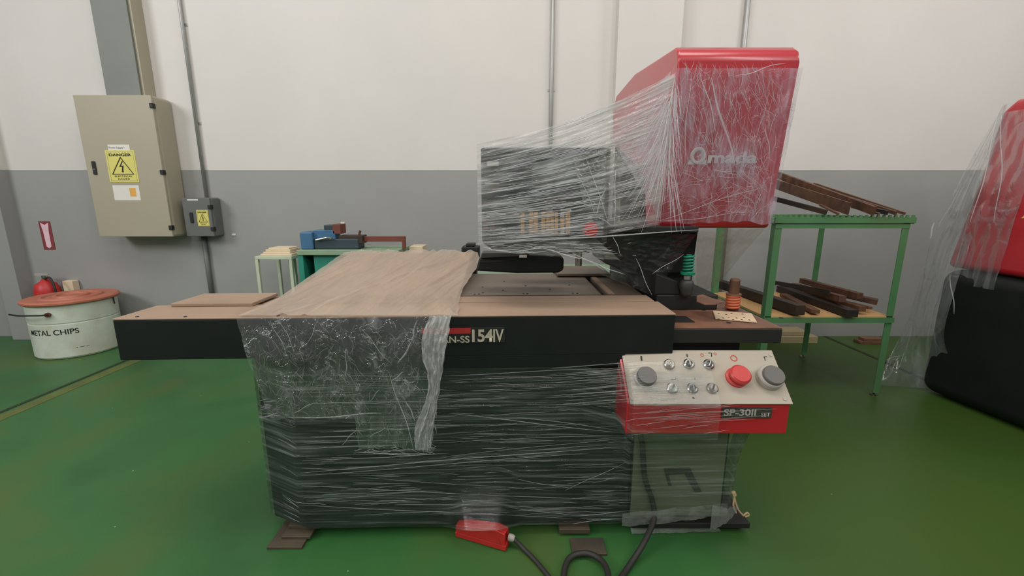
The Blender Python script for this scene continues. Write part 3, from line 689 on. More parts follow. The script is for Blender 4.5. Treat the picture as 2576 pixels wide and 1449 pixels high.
# the camera sees the side whose normal points from the drum to the camera
va = math.atan2(-cy, -cx)
text('METAL CHIPS', 'lettering', M['ink'], d, (0, 0, 0), (1, 0, 0), (0, 0, 1), .052, .41, bold=.012, bend=on_drum(va-1.22, .245))
text('- — –', 'worn_marking', M['dgrey'], d, (0, 0, 0), (1, 0, 0), (0, 0, 1), .006, .09, bend=on_drum(va-.12, .10))
hd = va-.55; hpnt = lambda t, r, z_: Vector((cx+r*math.cos(t), cy+r*math.sin(t), z_))
MB().tube(spline([hpnt(hd, R0+.005, .455), hpnt(hd, R0+.04, .455), hpnt(hd-.18, R0+.06, .46), hpnt(hd-.5, R0+.09, .465), hpnt(hd-.8, R0+.10, .465)], 5), .008, 8).build('bail_handle', M['ink'], d)
MB().cyl(hpnt(hd, R0-.004, .45), hpnt(hd, R0+.02, .45), .022, 14).build('handle_boss', M['liddk'], d)
MB().tube([hpnt(va+1.0, R0+.012, .53), hpnt(va+1.02, R0+.012, .46)], .006, 6).build('lid_clasp', M['ink'], d)

# fire extinguisher lying behind the drum, with beige box
ex = thing('fire_extinguisher', (-5.02, 4.50, .0), 'red fire extinguisher with silver valve standing behind the chip drum', 'fire extinguisher')
ex_x = AY(121, 715, 4.52).x; ex.location = (ex_x, 4.50, 0)
z0 = AY(121, 737, 4.5).z
MB().lathe((ex_x, 4.50, 0), [(0, .0), (.098, .0), (.105, .02), (.105, z0+.03), (.085, z0+.10), (.04, z0+.13), (.03, z0+.15), (0, z0+.15)], 28).build('cylinder_body', M['footred'], ex, smooth=True)
MB().cyl((ex_x, 4.50, z0+.14), (ex_x, 4.50, z0+.19), .024, 14).build('valve', M['chrome'], ex)
MB().prism([(ex_x-.09, 4.49, z0+.19), (ex_x+.05, 4.49, z0+.195), (ex_x+.05, 4.49, z0+.21), (ex_x-.09, 4.49, z0+.215)], (0, .02, 0)).build('lever', M['lgrey'], ex)
MB().tube(spline([(ex_x+.02, 4.48, z0+.16), (ex_x+.10, 4.46, z0+.17), (ex_x+.15, 4.44, z0+.06), (ex_x+.15, 4.44, z0-.15)], 6), .011, 8).build('discharge_hose', M['rubber'], ex)
a = AY(168, 722, 4.58)
t = box('cardboard_box', M['paper'], a.x-.02, a.x+.09, 4.56, 4.632, .0, a.z+.07, bevel=.004); tag(t, 'narrow beige box beside the fire extinguisher behind the drum', 'box')

# ============================================================ benches behind
# white frame stand
fs_ = thing('frame_stand', (-2.45, 4.2, 0), 'slim pale green metal frame stand left of the teal cabinet', 'stand')
zt = AY(690, 645, 4.05).z
a = AY(640, 645, 4.05).x; b = AY(733, 645, 4.05).x
for (x0, y0) in ((a, 4.05), (b-.03, 4.05), (a, 4.42), (b-.03, 4.42)):
    box('leg', M['paleframe'], x0, x0+.028, y0, y0+.028, 0, zt-.03, fs_)
box('leg', M['paleframe'], (a+b)/2+.01, (a+b)/2+.07, 4.30, 4.34, 0, zt-.03, fs_)
box('top_frame', M['paleframe'], a, b, 4.05, 4.45, zt-.03, zt, fs_, bevel=.002)
t = thing('paper_stack', ((a+b)/2, 4.2, zt), 'stack of aged papers and pads on the pale frame stand', 'papers')
for i, (dx, w_, h_) in enumerate(((.0, .30, .02), (.015, .26, .016), (.03, .24, .022), (.05, .2, .014))):
    z_ = zt+sum((.02, .016, .022, .014)[:i])
    box('pad', M['paper'], a+.04+dx, a+.04+dx+w_, 4.08+.02*i, 4.32, z_, z_+h_, t, bevel=.004)
# teal cabinet
tc = thing('teal_cabinet', (-1.6, 4.15, 0), 'teal steel cabinet with pale green top standing against the wall', 'cabinet')
x0 = AY(746, 634, 3.98).x; x1 = AY(1002, 630, 3.98).x; zt2 = AY(870, 630, 3.98).z
box('top', M['tealtop'], x0, x1, 3.98, 4.46, zt2-.045, zt2, tc, bevel=.004)
for m_, (c0, c1) in enumerate(((x0, x0+.05), (x1-.05, x1))): box('side_panel', M['teal'], c0, c1, 3.99, 4.44, .05, zt2-.045, tc, bevel=.003)
box('door', M['teal'], x0+.13, x1-.05, 4.03, 4.05, .06, zt2-.05, tc, bevel=.004)
box('back_panel', M['blackm'], x0+.05, x1-.05, 4.40, 4.44, .05, zt2-.045, tc)
box('plinth', M['dgrey'], x0, x1, 4.0, 4.44, 0, .05, tc)
# vise
zv = zt2
def V(px, py, y=4.12): return AY(px, py, y)
vz = thing('machine_vise', (V(850, 610).x, 4.2, zv), 'blue machine vise with long brown bed on the teal cabinet', 'vise')
zb = zv+.001
a = V(764, 622).x; b = V(795, 622).x
MB().prism([(a, 4.06, zb), (b, 4.06, zb-.0), (b, 4.06, V(0, 583).z), (a, 4.06, V(0, 583).z)], (0, .22, 0)).build('handwheel_housing', M['blue'], vz, bevel=.012)
box('vise_body', M['bluedk'], b, V(905, 610).x, 4.08, 4.26, zb, V(0, 600).z, vz, bevel=.01)
box('jaw', M['blue'], b-.01, V(845, 590).x, 4.10, 4.24, V(0, 600).z-.01, V(0, 579).z, vz, bevel=.008)
box('jaw', M['bluedk'], V(815, 570).x, V(852, 570).x, 4.11, 4.23, V(0, 582).z, V(0, 566).z, vz, bevel=.008)
box('jaw_plate', M['liddk'], V(838, 570).x, V(858, 570).x, 4.10, 4.24, V(0, 588).z, V(0, 564).z, vz, bevel=.004)
box('bed', M['liddk'], V(905, 600).x, V(1018, 600).x, 4.13, 4.17, V(0, 608).z, V(0, 595).z, vz, bevel=.003)
box('bed_foot', M['liddk'], V(1010, 600).x, V(1018, 600).x, 4.13, 4.17, zb, V(0, 607).z, vz)
box('clamp_arm', M['bardk'], V(855, 600).x, V(915, 600).x, 4.09, 4.22, V(0, 612).z, V(0, 592).z, vz, bevel=.006)
MB().cyl(V(903, 592, 4.15), V(906, 580, 4.15), .012, 12).build('set_screw', M['bar'], vz)
MB().tube([V(795, 604, 4.06), V(822, 598, 4.05), V(835, 600, 4.05)], .010, 8).build('spindle', M['steel'], vz)
# white block, dark block
a = AY(1030, 640, 4.2); b = AY(1063, 620, 4.2)
t = box('pale_carton', M['paper'], a.x, b.x, 4.2, 4.4, 0.0, b.z, bevel=.004); tag(t, 'pale upright carton just right of the teal cabinet', 'carton')
a = AY(1161, 642, 3.0); b = AY(1204, 614, 3.0)
t = thing('motor_block', ((a.x+b.x)/2, 3.06, 1.1), 'dark brown motor block at the far edge of the film-covered table', 'motor')
box('motor_body', M['blackm'], a.x, b.x, 3.0, 3.14, a.z-.03, b.z-.02, t, bevel=.008)
box('motor_cap', M['blackm'], a.x+.03, b.x-.03, 3.01, 3.12, b.z-.02, b.z, t, bevel=.004)
box('stand', M['blackm'], a.x+.02, b.x-.02, 3.02, 3.12, 0, a.z-.03, t)
# low green bench seen between the table and the clamp
lb_ = thing('work_bench', (.15, 3.9, 0), 'low pale green bench glimpsed behind the press table', 'bench')
zq_ = AY(1220, 690, 3.6).z
box('bench_top', M['tealtop'], -.45, .95, 3.6, 4.2, zq_-.03, zq_, lb_, bevel=.003)
for x0 in (-.43, .88):
    for y0 in (3.62, 4.12): box('leg', M['tealtop'], x0, x0+.05, y0, y0+.05, 0, zq_-.03, lb_)
a = AY(1315, 700, 3.75)
t = thing('toggle_clamp', (a.x, 3.75, zq_), 'small pink and white toggle clamp on the low green bench', 'clamp')
box('clamp_base', M['lid'], a.x-.05, a.x+.05, 3.7, 3.8, zq_, zq_+.02, t); box('post', M['signwhite'], a.x-.03, a.x-.01, 3.72, 3.76, zq_+.02, zq_+.10, t); box('post', M['white'], a.x+.01, a.x+.03, 3.72, 3.76, zq_+.02, zq_+.10, t)

# ============================================================ green rack with bars
rk = thing('steel_rack', (2.37, 3.5, 0), 'green painted steel rack holding rusty bars, right of the press', 'rack')
RX0, RX1, RY0, RY1, RZ, RS = 1.90, 2.87, 3.11, 4.0, 1.385, .645
for (x0, y0) in ((RX0, RY0), (RX1-.05, RY0), (RX0, RY1-.05), (RX1-.05, RY1-.05)):
    mb = MB(); mb.box(x0, x0+.05, y0, y0+.006, .03, RZ-.03); xx = x0 if x0 < 2.4 else x0+.044
    mb.box(xx, xx+.006, y0+.006, y0+.05, .03, RZ-.03)
    lg = mb.build('leg', M['rackg'], rk)
    MB().lathe((x0+.025, y0+.025, 0), [(0, 0), (.022, 0), (.022, .012), (.008, .02), (.008, .035)], 16).build('levelling_foot', M['steel'], lg)
mb = MB().box(RX0-.01, RX1+.03, RY0-.012, RY0, RZ-.04, RZ); mb.box(RX0-.01, RX1+.03, RY0, RY0+.04, RZ-.046, RZ-.04); mb.box(RX0, RX1, RY0-.004, RY0+.002, RZ-.078, RZ-.046)
mb.build('front_top_rail', M['rackg'], rk)
mb = MB(); k = 0
x_ = RX0
while x_ < RX1:
    mb.prism([(x_, RY0-.012, RZ), (x_+.022, RY0-.012, RZ), (x_+.018, RY0-.012, RZ+.018), (x_+.004, RY0-.012, RZ+.018)], (0, .012, 0)); x_ += .042
nb = mb.build('notched_bar', M['rackg'], rk)
for x0 in (RX0, RX1-.05): box('side_top_rail', M['rackg'], x0, x0+.05, RY0+.05, RY1-.05, RZ-.045, RZ-.005, rk)
box('rear_top_rail', M['rackg'], RX0, RX1, RY1-.05, RY1, RZ-.045, RZ-.005, rk)
mb = MB().box(RX0-.005, RX1+.005, RY0-.01, RY0, RS-.045, RS-.004); mb.build('lower_rail', M['rackg'], rk)
for x0 in (RX0, RX1-.04): box('side_lower_rail', M['rackg'], x0, x0+.04, RY0+.05, RY1-.05, RS-.045, RS-.008, rk)
box('rear_lower_rail', M['rackg'], RX0, RX1, RY1-.05, RY1, RS-.045, RS-.008, rk)
box('shelf_board', M['ply'], RX0+.005, RX1-.005, RY0, RY1, RS-.008, RS+.004, rk)
# bars: near end (px,py at Y) to far end
def barm(name, m, n0, n1, w_, h_, label, group, ang=False):
    a = Vector(n0); b = Vector(n1); t = (b-a).normalized(); s_ = t.cross(Vector((0, 0, 1))).normalized(); u = s_.cross(t).normalized()
    if ang:   # an angle iron: two thin legs
        pr = [(0, 0), (w_, 0), (w_, .006), (.006, .006), (.006, h_), (0, h_)]
    else: pr = [(0, 0), (w_, 0), (w_, h_), (0, h_)]
    o = MB().prism([a+s_*p+u*q for p, q in pr], b-a).build(name, m, bevel=.0015)
    tag(o, label, 'bar', group); return o
G1 = 'rusty bars leaning on the notched top rail of the green rack'
Rn = RY0-.03
def top(px0, py0, px1, py1, yf): return AY(px0, py0, Rn), AY(px1, py1, yf)
tops = [((2190, 541), (1948, 447), .028, .060, 'bar', 'tall brown flat bar, leftmost of the long ones on the green rack'),
        ((2130, 541), (1935, 470), .012, .085, 'bar', 'wide rusty plate bar on the green rack nearest the red press head'),
        ((2272, 540), (2045, 464), .014, .018, 'bar2', 'thin light-edged bar, rightmost on the top of the green rack'),
        ((2248, 541), (2018, 466), .020, .026, 'bar', 'dark brown square bar second from the right on the rack top'),
        ((2225, 541), (2005, 484), .022, .030, 'bardk', 'dark short-looking bar in the middle of the rack top'),
        ((2105, 541), (2060, 518), .016, .014, 'bar2', 'short pale bar stub poking over the front of the rack top at left'),
        ((2208, 540), (2140, 523), .016, .014, 'bar2', 'short pale bar stub poking over the front of the rack top at right'),
        ((2075, 540), (1942, 505), .03, .035, 'bardk', 'dark bar lying low under the wide rusty plate bar on the rack top')]
for (n, f_, w_, h_, mm, lb_t) in tops:
    yf = 4.3 if n[0]-f_[0] > 150 else 3.35
    A_, B_ = top(*n, *f_, yf); A_.z = RZ+.019
    barm('steel_bar', M[mm], A_, B_, w_, h_, lb_t, G1)
for (nx, ny, yn, fx, fy, yf, w_, h_, mm, lb_t) in (
    (2128, 798, 3.06, 1952, 735, 4.0, .085, .055, 'bardk', 'heavy dark square bar jutting over the front edge of the rack shelf'),
    (2000, 793, 3.08, 1800, 733, 4.2, .075, .075, 'bardk', 'long dark beam on the left of the rack shelf, running far back'),
    (2040, 788, 3.14, 1960, 752, 3.8, .06, .028, 'bar', 'short brown flat bar beside the long dark beam on the shelf'),
    (2110, 760, 3.2, 1990, 725, 4.0, .05, .05, 'bar', 'reddish brown bar lying upper left in the shelf pile'),
    (2155, 752, 3.25, 2010, 712, 3.88, .05, .045, 'bar', 'brown channel bar on top of the shelf pile'),
    (2205, 768, 3.3, 2090, 742, 3.5, .08, .04, 'bar', 'broad brown bar at the right end of the shelf pile'),
    (2160, 784, 3.15, 2020, 748, 3.9, .05, .04, 'bar', 'rusty bar just right of the heavy square bar on the shelf'),
    (2185, 778, 3.2, 2110, 760, 3.5, .03, .02, 'bar2', 'thin short light brown strip at the right of the shelf pile'),
    (2085, 742, 3.3, 1945, 716, 4.1, .012, .04, 'bardk', 'thin black flat bar behind the shelf pile at left')):
    A_ = AY(nx, ny, yn); B_ = AY(fx, fy, yf)
    zmin = RS+.006
    A_.z = max(A_.z, zmin); B_.z = max(B_.z, zmin)
    barm('steel_bar', M[mm], A_, B_, w_, h_, lb_t, 'rusty bars heaped on the lower shelf of the green rack')
# boards on the floor behind
t = box('floor_board', M['board'], 2.30, 3.28, 4.38, 4.60, .001, .075, bevel=.003); tag(t, 'pale long board lying on the floor by the wall under the rack', 'board')
t = box('floor_board', M['board'], 2.25, 3.20, 4.42, 4.61, .078, .12, bevel=.003); tag(t, 'narrower pale board stacked on top of the floor board under the rack', 'board')
a = AZ(2195, 866, .0)
t = thing('rusty_offcut', (a.x, a.y, 0), 'small rusty offcut on the floor behind the right leg of the rack', 'offcut')
box('lower_slab', M['rust'], a.x-.13, a.x+.13, a.y, a.y+.1, .001, .03, t, bevel=.003); box('upper_slab', M['rust'], a.x-.09, a.x+.12, a.y+.01, a.y+.09, .031, .06, t, bevel=.003)

# ============================================================ second press at the right edge
p2 = thing('punch_press', (3.9, 2.8, 0), 'second red and black punch press under film at the right edge', 'machine')
X0 = 3.44
body = MB().prism([(X0-.16, 3.25, 0.01), (X0-.06, 2.4, 0.01), (X0-.02, 1.9, .01), (X0+.9, 1.9, .01), (X0+.9, 3.25, .01)], (0, 0, .99))
bd = body.build('base_body', M['black'], p2, bevel=.10, seg=6)
prof2 = [(1.95, 2.10), (2.0, 2.17), (3.12, 2.185), (3.2, 2.12), (3.22, 1.6), (3.28, 1.0), (1.95, 1.0)]
h2 = MB().prism([(X0, y, z_) for y, z_ in prof2], (.7, 0, 0))
for q in h2.v:
    if abs(q.x-X0) < 1e-4: q.x += -.09*max(0, (2.17-q.z))/1.17
h2o = h2.build('head_hood', M['red'], p2, bevel=.05, seg=5)
# yellow triangle on its flank
a = AP(2570, 568, (X0-.05, 0, 1.3), (-1, 0, -.08)); 
tri = MB().prism([(a.x-.004, a.y+.06, a.z-.03), (a.x-.004, a.y-.10, a.z-.03), (a.x-.004, a.y-.02, a.z+.09)], (-.003, 0, 0)).build('warning_triangle', M['sign'], p2)

# ============================================================ stretch film
class Film:
    def __init__(s): s.v = []; s.f = []; s.uv = []; s.mi = []
    def patch(s, fn, nu, nv, su, sv, mi=0, keep=None):
        k = len(s.v); s.v += [fn(i/nu, j/nv) for j in range(nv+1) for i in range(nu+1)]
        for j in range(nv):
            for i in range(nu):
                if keep and not keep((i+.5)/nu, (j+.5)/nv): continue
                q = [(i, j), (i+1, j), (i+1, j+1), (i, j+1)]
                s.f.append([k+b*(nu+1)+a for a, b in q]); s.uv.append([(a/nu*su, b/nv*sv) for a, b in q]); s.mi.append(mi)
        return s
    def strands(s, items, mi):
        """stretched ropes of film: thin flattened tubes, tapered at both ends"""
        for a, b, wd, amp in items:
            a = Vector(a); b = Vector(b); n = 14; t = (b-a).normalized()
            u = t.cross(Vector((0, -1, 0))); u = u.normalized() if u.length > .05 else Vector((1, 0, 0)); k = len(s.v)
            ph = random.random()*9; amp = min(amp, .05*(b-a).length)
            for i in range(n+1):
                x = i/n; c = a.lerp(b, x)+u*(amp*math.sin(x*PI*1.3+ph)*math.sin(x*PI)); ww = wd*(.25+.75*math.sin(x*PI)**.6)
                s.v += [c-u*ww, c+Vector((0, -ww*1.2, 0)), c+u*ww]
            for i in range(n):
                for e in (0, 1):
                    p = k+3*i+e; s.f.append([p, p+1, p+4, p+3]); s.uv.append([(i*.03, e*.02), (i*.03, e*.02+.02), (i*.03+.03, e*.02+.02), (i*.03+.03, e*.02)]); s.mi.append(mi)
    def build(s, name, mats, label, cat, group=None, parent=None):
        me = bpy.data.meshes.new(name); me.from_pydata([tuple(q) for q in s.v], [], s.f)
        for m_ in mats: me.materials.append(m_)
        uvl = me.uv_layers.new(name='UVMap'); i = 0
        for uvs, pl, k in zip(s.uv, me.polygons, s.mi):
            pl.use_smooth = True; pl.material_index = k
            for c in uvs: uvl.data[i].uv = c; i += 1
        o = bpy.data.objects.new(name, me); C.objects.link(o)
        tag(o, label, cat, group); return o
def nz(x, y, s=0): return noise.noise(Vector((x, y, s)))
def turb(x, y, s=0, o=4):
    a = 0; k = 1; f_ = 1
    for _ in range(o): a += k*nz(x*f_, y*f_, s+_*7); k *= .5; f_ *= 2
    return a
def ridge(x, y, s=0): return 1-abs(nz(x, y, s))*2

# --- base wrap: horizontal, wound round base, pedestal and button box
FB = film_mat('film_wound_horizontal', 1.1, 34, base=.05, milk=.62, lo=.50, hi=.72, tint=(176, 190, 182), bump=.6, gloss=.35, rough=.13, mod=2.2, fres=.5)
FC = film_mat('film_crease', 2, 60, base=.45, milk=.75, tint=(196, 200, 196), bump=.5, gloss=.5)
fb = Film()
pathL = [(-1.14, 2.00), (-1.142, 1.775), (-.945, 1.675), (.30, 1.712), (.43, 1.63), (.47, 1.525), (.80, 1.522)]
def poly(path, t):
    d = [0]
    for a, b in zip(path, path[1:]): d.append(d[-1]+math.hypot(b[0]-a[0], b[1]-a[1]))
    x = t*d[-1]
    for i in range(len(path)-1):
        if x <= d[i+1] or i == len(path)-2:
            k = (x-d[i])/(d[i+1]-d[i]); return path[i][0]+(path[i+1][0]-path[i][0])*k, path[i][1]+(path[i+1][1]-path[i][1])*k
def upper(u, v):
    x, y = poly(pathL, u)
    top = .815+.006*nz(u*6, 1)+.045*min(1, max(0, (x-.40)/.08))
    z_ = .575+(top-.575)*v + .03*(1-v)*max(0, (x-.3))
    if x > .44:     # lies back along the sloping panel
        y += max(0, z_-.735)*1.02
        y -= .006
    w_ = .006*nz(u*3, z_*60)+.004*nz(u*7, z_*120, 3)
    return Vector((x, y-abs(w_)-.003, z_))
fb.patch(upper, 240, 60, 2.6, .26, 0)
pathB = [(-1.14, 2.00), (-1.142, 1.775), (-.945, 1.675), (.45, 1.708), (.56, 1.700), (.985, 1.690), (.995, 1.80)]
def lower(u, v):
    x, y = poly(pathB, u)
    bot = .052+.006*nz(u*5, 2)+.02*max(0, 1-abs(x-.2)/.3)*0
    if x > .45: bot += (x-.45)*.10
    g_ = math.exp(-((x+.13)/.13)**4); bot += .072*g_
    z_ = bot+(.60-bot)*v
    if x > .5: y -= .10*v**3        # reaches out to the button box
    y -= .11*g_*(1-v)**5           # rides over the foot switch
    w_ = .007*nz(u*3+z_*1.5, z_*52)+.004*nz(u*6, z_*110, 3)
    return Vector((x, y-abs(w_)-.003, z_))
fb.patch(lower, 240, 120, 2.6, .56, 0)
items = []
rs = random.Random(3)
def front_y(x): return 1.664+.035*x
def fpnt(px, py, dy=-.012):
    d = ray(px, py); o = Vector((0, 0, H)); n = Vector((.035, -1, 0)); p = Vector((0, 1.700+dy, 0)); return o+d*((p-o).dot(n)/d.dot(n))
for (a_, b_, w_) in (((755, 1190), (1580, 1122), .004), ((757, 1197), (1480, 1140), .003), ((760, 1222), (1580, 1260), .003), ((900, 1200), (1400, 1235), .002), ((1130, 1040), (1575, 1090), .0035), ((1300, 1050), (1580, 1085), .003),
                     ((1300, 1205), (1440, 1230), .003), ((1420, 1235), (1590, 1155), .003), ((1485, 1215), (1555, 1200), .0025), ((1440, 1255), (1540, 1247), .002), ((1270, 1275), (1450, 1298), .003), ((1450, 1298), (1600, 1284), .004),
                     ((1440, 1318), (1600, 1298), .004), ((750, 1270), (1440, 1305), .003), ((740, 1262), (820, 1270), .003), ((1130, 945), (1590, 925), .003), ((1130, 958), (1590, 932), .002), ((1150, 1110), (1580, 1095), .002), ((760, 1160), (1130, 1140), .003),
                     ((1110, 1150), (1590, 1100), .002), ((740, 1130), (1000, 1120), .002)):
    items.append((fpnt(*a_), fpnt(*b_), w_*.55, .004))
for k in range(260):
    x = rs.uniform(745, 1560); y = rs.uniform(940, 1310); L_ = rs.uniform(30, 190); sl = rs.uniform(-.07, .04)
    x2_ = min(x+L_, 1590); items.append((fpnt(x, y), fpnt(x2_, y+(x2_-x)*sl), rs.uniform(.0006, .0014), .002))
for k in range(26):   # bunched creases fanning onto the button box
    y = rs.uniform(908, 1010); items.append((fpnt(rs.uniform(1380, 1480), 925+(y-908)*1.0), AY(rs.uniform(1590, 1640), y, 1.515), rs.uniform(.0006, .0014), .001))
for k in range(24):   # over the red front
    x = rs.uniform(1570, 1800); y = rs.uniform(1018, 1092); items.append((AY(x, y+6, 1.505), AY(min(1965, x+rs.uniform(60, 190)), y-4, 1.505), rs.uniform(.0006, .0013), .001))
for k in range(14):
    y = rs.uniform(955, 1010); x = rs.uniform(1600, 1700); items.append((onp(x, y, .03), onp(x+rs.uniform(50, 120), y-1, .03), rs.uniform(.0006, .0011), .001))
for k in range(22):   # chamfer streaks on the left corner
    y = rs.uniform(915, 1300); a_ = AY(668+(y-900)*.11, y, 1.745); b_ = AY(738+(y-900)*.04, y+rs.uniform(18, 40), 1.655); items.append((a_, b_, rs.uniform(.0008, .0018), .002))
fb.strands(items, 1)
# milky bottom hem over the pedestal, torn strip on the floor below
def hem(u, v):
    x = .50+u*.47; zt_ = .115+.055*u+.01*nz(u*5, 1); zb_ = .05+.06*u**1.5
    return Vector((x, 1.690-.01*math.sin(u*20)*.3+.004*nz(u*20, v*3), zb_+(zt_-zb_)*v))
fb.patch(hem, 60, 8, .5, .06, 2)
def tail(u, v):
    a_ = AZ(1590+u*225, 1340-u*6+3*nz(u*8, 3), .012); b_ = AZ(1586+u*222, 1326, .03)
    p = a_.lerp(b_, v); p.z = .005+.02*v+.004*abs(nz(u*12, v*4)); return p
fb.patch(tail, 50, 6, .5, .05, 2)
def tie(u, v):   # knot of film on the right post
    return Vector((.90+.115*u, 1.684-.02*math.sin(u*PI), .10+.055*u+.13*(v-.5)*(1-.8*u)+.01*nz(u*9, v*6)))
fb.patch(tie, 30, 12, .3, .12, 2)
FH = film_mat('film_milky', 8, 8, base=.28, milk=.5, tint=(190, 194, 188), crumple=20, bump=.6, gloss=.4)
fb.build('stretch_film', [FB, FC, FH], 'clear stretch film wound in horizontal layers round the black press base', 'plastic film')

# --- loose film draped over the table and hanging down in front
FDt = film_mat('film_dusty_top', 7, 1.3, base=.30, milk=.62, lo=.42, hi=.68, tint=(206, 184, 160), bump=.55, gloss=.12, rough=.3, dist=.4)
FDh = film_mat('film_hanging', 10, 8, base=.09, milk=.62, lo=.56, hi=.78, tint=(204, 208, 206), crumple=16, bump=.6, gloss=1.0, fres=.12, rough=.12, dist=.6, mod=5)
FDr = film_mat('film_hanging_fold', 60, 7, base=.40, milk=.85, lo=.40, hi=.66, tint=(214, 216, 214), crumple=22, bump=.9, gloss=.5, rough=.15, dist=.7)
fd = Film()
def xl(t): return -1.115+.025*t     # t: 0 back, 1 front edge
def xr(t): return -.225+.0*t + .02*math.sin(t*PI*2.2)
def tz(y):                          # surface under the film
    return 1.049+max(0, (y-1.95))*.128
def topf(u, v):
    y0 = 2.82; yf = 1.665+sk(-.6)
    y = y0+(yf-y0)*v; x = xl(v)+(xr(v)-xl(v))*u
    x += .008*nz(v*14, u*2)*(1 if u > .97 or u < .03 else .3)
    q = u*6+v*2.2
    w_ = .022*max(0, ridge(q, v*.8, 1)-.4)+.013*max(0, ridge(u*15+v*5, v*1.6, 5)-.35)+.006*max(0, ridge(u*34+v*12, v*2.5, 7)-.3)
    w_ *= min(1, u/.06, (1-u)/.06, (1-v)/.08)
    c = u-(.95-.75*v); w_ += .012*math.exp(-(c/.018)**2)      # the long diagonal fold
    c = u-(.72-.42*v); w_ += .006*math.exp(-(c/.012)**2)
    return Vector((x, y, tz(y)+.005+w_+(.02 if v < .02 else 0)*0))
fd.patch(topf, 170, 150, .88, 1.2, 0)
def hangf(u, v):
    yf = 1.660+sk(-.6)
    if u < .52: L_ = .425+.012*nz(u*14, 0)
    else: L_ = .560+.02*nz(u*12, 1)-.0*u
    L_ += .02*max(0, (.52-u))*0
    s_ = v*L_; z_ = 1.054-s_
    xa, xb = -1.088+.10*s_/.42*1.0, -.240-.100*s_/.56
    x = xa+(xb-xa)*u
    y = yf-.012-.018*math.sin(min(1, s_/.2)*PI/2)-.01*s_
    amp = min(1, s_/.06)
    w_ = .009*turb(u*8, s_*3, 2, 2)+.004*ridge(u*16+s_*3, s_*4, 4)
    x += .004*turb(u*8, s_*20, 9, 2)*amp
    return Vector((x, y-amp*abs(w_)*1.1, z_+.0))
fd.patch(hangf, 190, 130, .86, .56, 1, keep=lambda u, v: True)
def foldf(u, v):    # doubled, whiter edge at the right of the hanging sheet
    s_ = v*.565; w0 = .085-.035*v+.02*math.sin(v*9)
    xb = -.236-.100*s_/.56; x = xb-w0+w0*u+.004*turb(v*14, u*3, 3, 2)
    yf = 1.625+sk(-.4)
    return Vector((x, yf-.018*math.sin(min(1, s_/.1)*PI/2)-.010*turb(u*8, v*9, 6, 3)-.006*ridge(u*4, v*3, 2), 1.062-s_))
fd.patch(foldf, 40, 120, .08, .56, 2)
it = []
rs = random.Random(11)
def hp2(px, py): return AP(px, py, (0, 1.595, 0), (.035, -1, 0))
for (a_, b_, w_) in (((680, 806), (722, 898), .0016), ((703, 808), (740, 884), .0016), ((795, 812), (770, 870), .0012), ((1050, 805), (1035, 860), .0026), ((1035, 860), (1000, 915), .0035), ((910, 830), (985, 915), .0012),
                     ((980, 940), (1040, 1130), .0022), ((1020, 1010), (1045, 1060), .003), ((985, 958), (1015, 935), .003), ((870, 880), (866, 960), .0016), ((720, 1050), (960, 1040), .0022), ((652, 1050), (700, 1040), .0025), ((890, 1140), (1095, 1142), .002),
                     ((735, 1040), (800, 1012), .0016), ((930, 1100), (970, 1075), .0016), ((860, 1120), (900, 1080), .0016), ((955, 980), (930, 1010), .0016)):
    it.append((hp2(*a_), hp2(*b_), w_, .008))
for k in range(420):
    x = rs.uniform(615, 1075); y = rs.uniform(812, 1120 if x > 880 else 1035); an = rs.uniform(.5, 2.5); L_ = rs.uniform(6, 38)
    if x < 622+(y-800)*.2: continue
    it.append((hp2(x, y), hp2(x+L_*math.cos(an), min(y+L_*math.sin(an), 1135 if x > 880 else 1048)), rs.uniform(.0003, .0009), .004))
for k in range(90):     # scrunched lower right corner, hem and left tip
    if k < 50: x = rs.uniform(1045, 1098); y = rs.uniform(1000, 1138)
    elif k < 75: x = rs.uniform(890, 1090); y = rs.uniform(1125, 1142)
    else: x = rs.uniform(650, 690); y = rs.uniform(1005, 1050)
    an = rs.uniform(.8, 2.6) if k < 50 else rs.uniform(-.4, .4); L_ = rs.uniform(8, 30)
    it.append((hp2(x, y), hp2(min(1098, x+L_*math.cos(an)), min(y+L_*math.sin(an), 1144)), rs.uniform(.0008, .0018), .004))
fd.strands(it, 2)
fd.build('draped_film', [FDt, FDh, FDr], 'loose wrinkled clear film draped over the table and hanging down its front', 'plastic film')

# --- film stretched from the console to the red head
FE = film_mat('film_fan', 1.2, 24, base=.20, milk=.92, lo=.43, hi=.60, tint=(218, 218, 216), bump=.6, gloss=.5, fres=.4, rough=.14, dist=.25, mod=5)
FF = film_mat('film_over_head', 34, 5, base=.24, milk=.85, lo=.44, hi=.68, tint=(214, 200, 216), crumple=14, bump=.5, gloss=.4, fres=.3, rough=.14, dist=.5, mod=3)
FG = film_mat('film_dark_skirt', 6, 6, base=.05, milk=.34, lo=.54, hi=.8, tint=(140, 148, 150), crumple=9, bump=.2, gloss=.2, fres=.05, rough=.15, dist=.8)
FS = film_mat('film_bright_crease', 2, 30, base=.65, milk=.92, tint=(226, 228, 230), bump=.5, gloss=.6)
FT = film_mat('film_sheer_tail', 12, 2, base=.2, milk=.46, tint=(186, 160, 136), bump=.3, gloss=.1, dist=.4, fres=.08)
FB2 = film_mat('film_bunched', 10, 14, base=.25, milk=.8, lo=.45, hi=.7, tint=(190, 190, 184), crumple=18, bump=.5, gloss=.4, dist=.8)
fh = Film()
CL = lambda v: Vector((-.140, 1.785, 1.318+(1.722-1.318)*v))
def HR(v):
    z_ = 1.39+(2.03-1.39)*v; yy = 2.07-(z_-1.385)*.1214-.03; return Vector((.69, yy, z_))
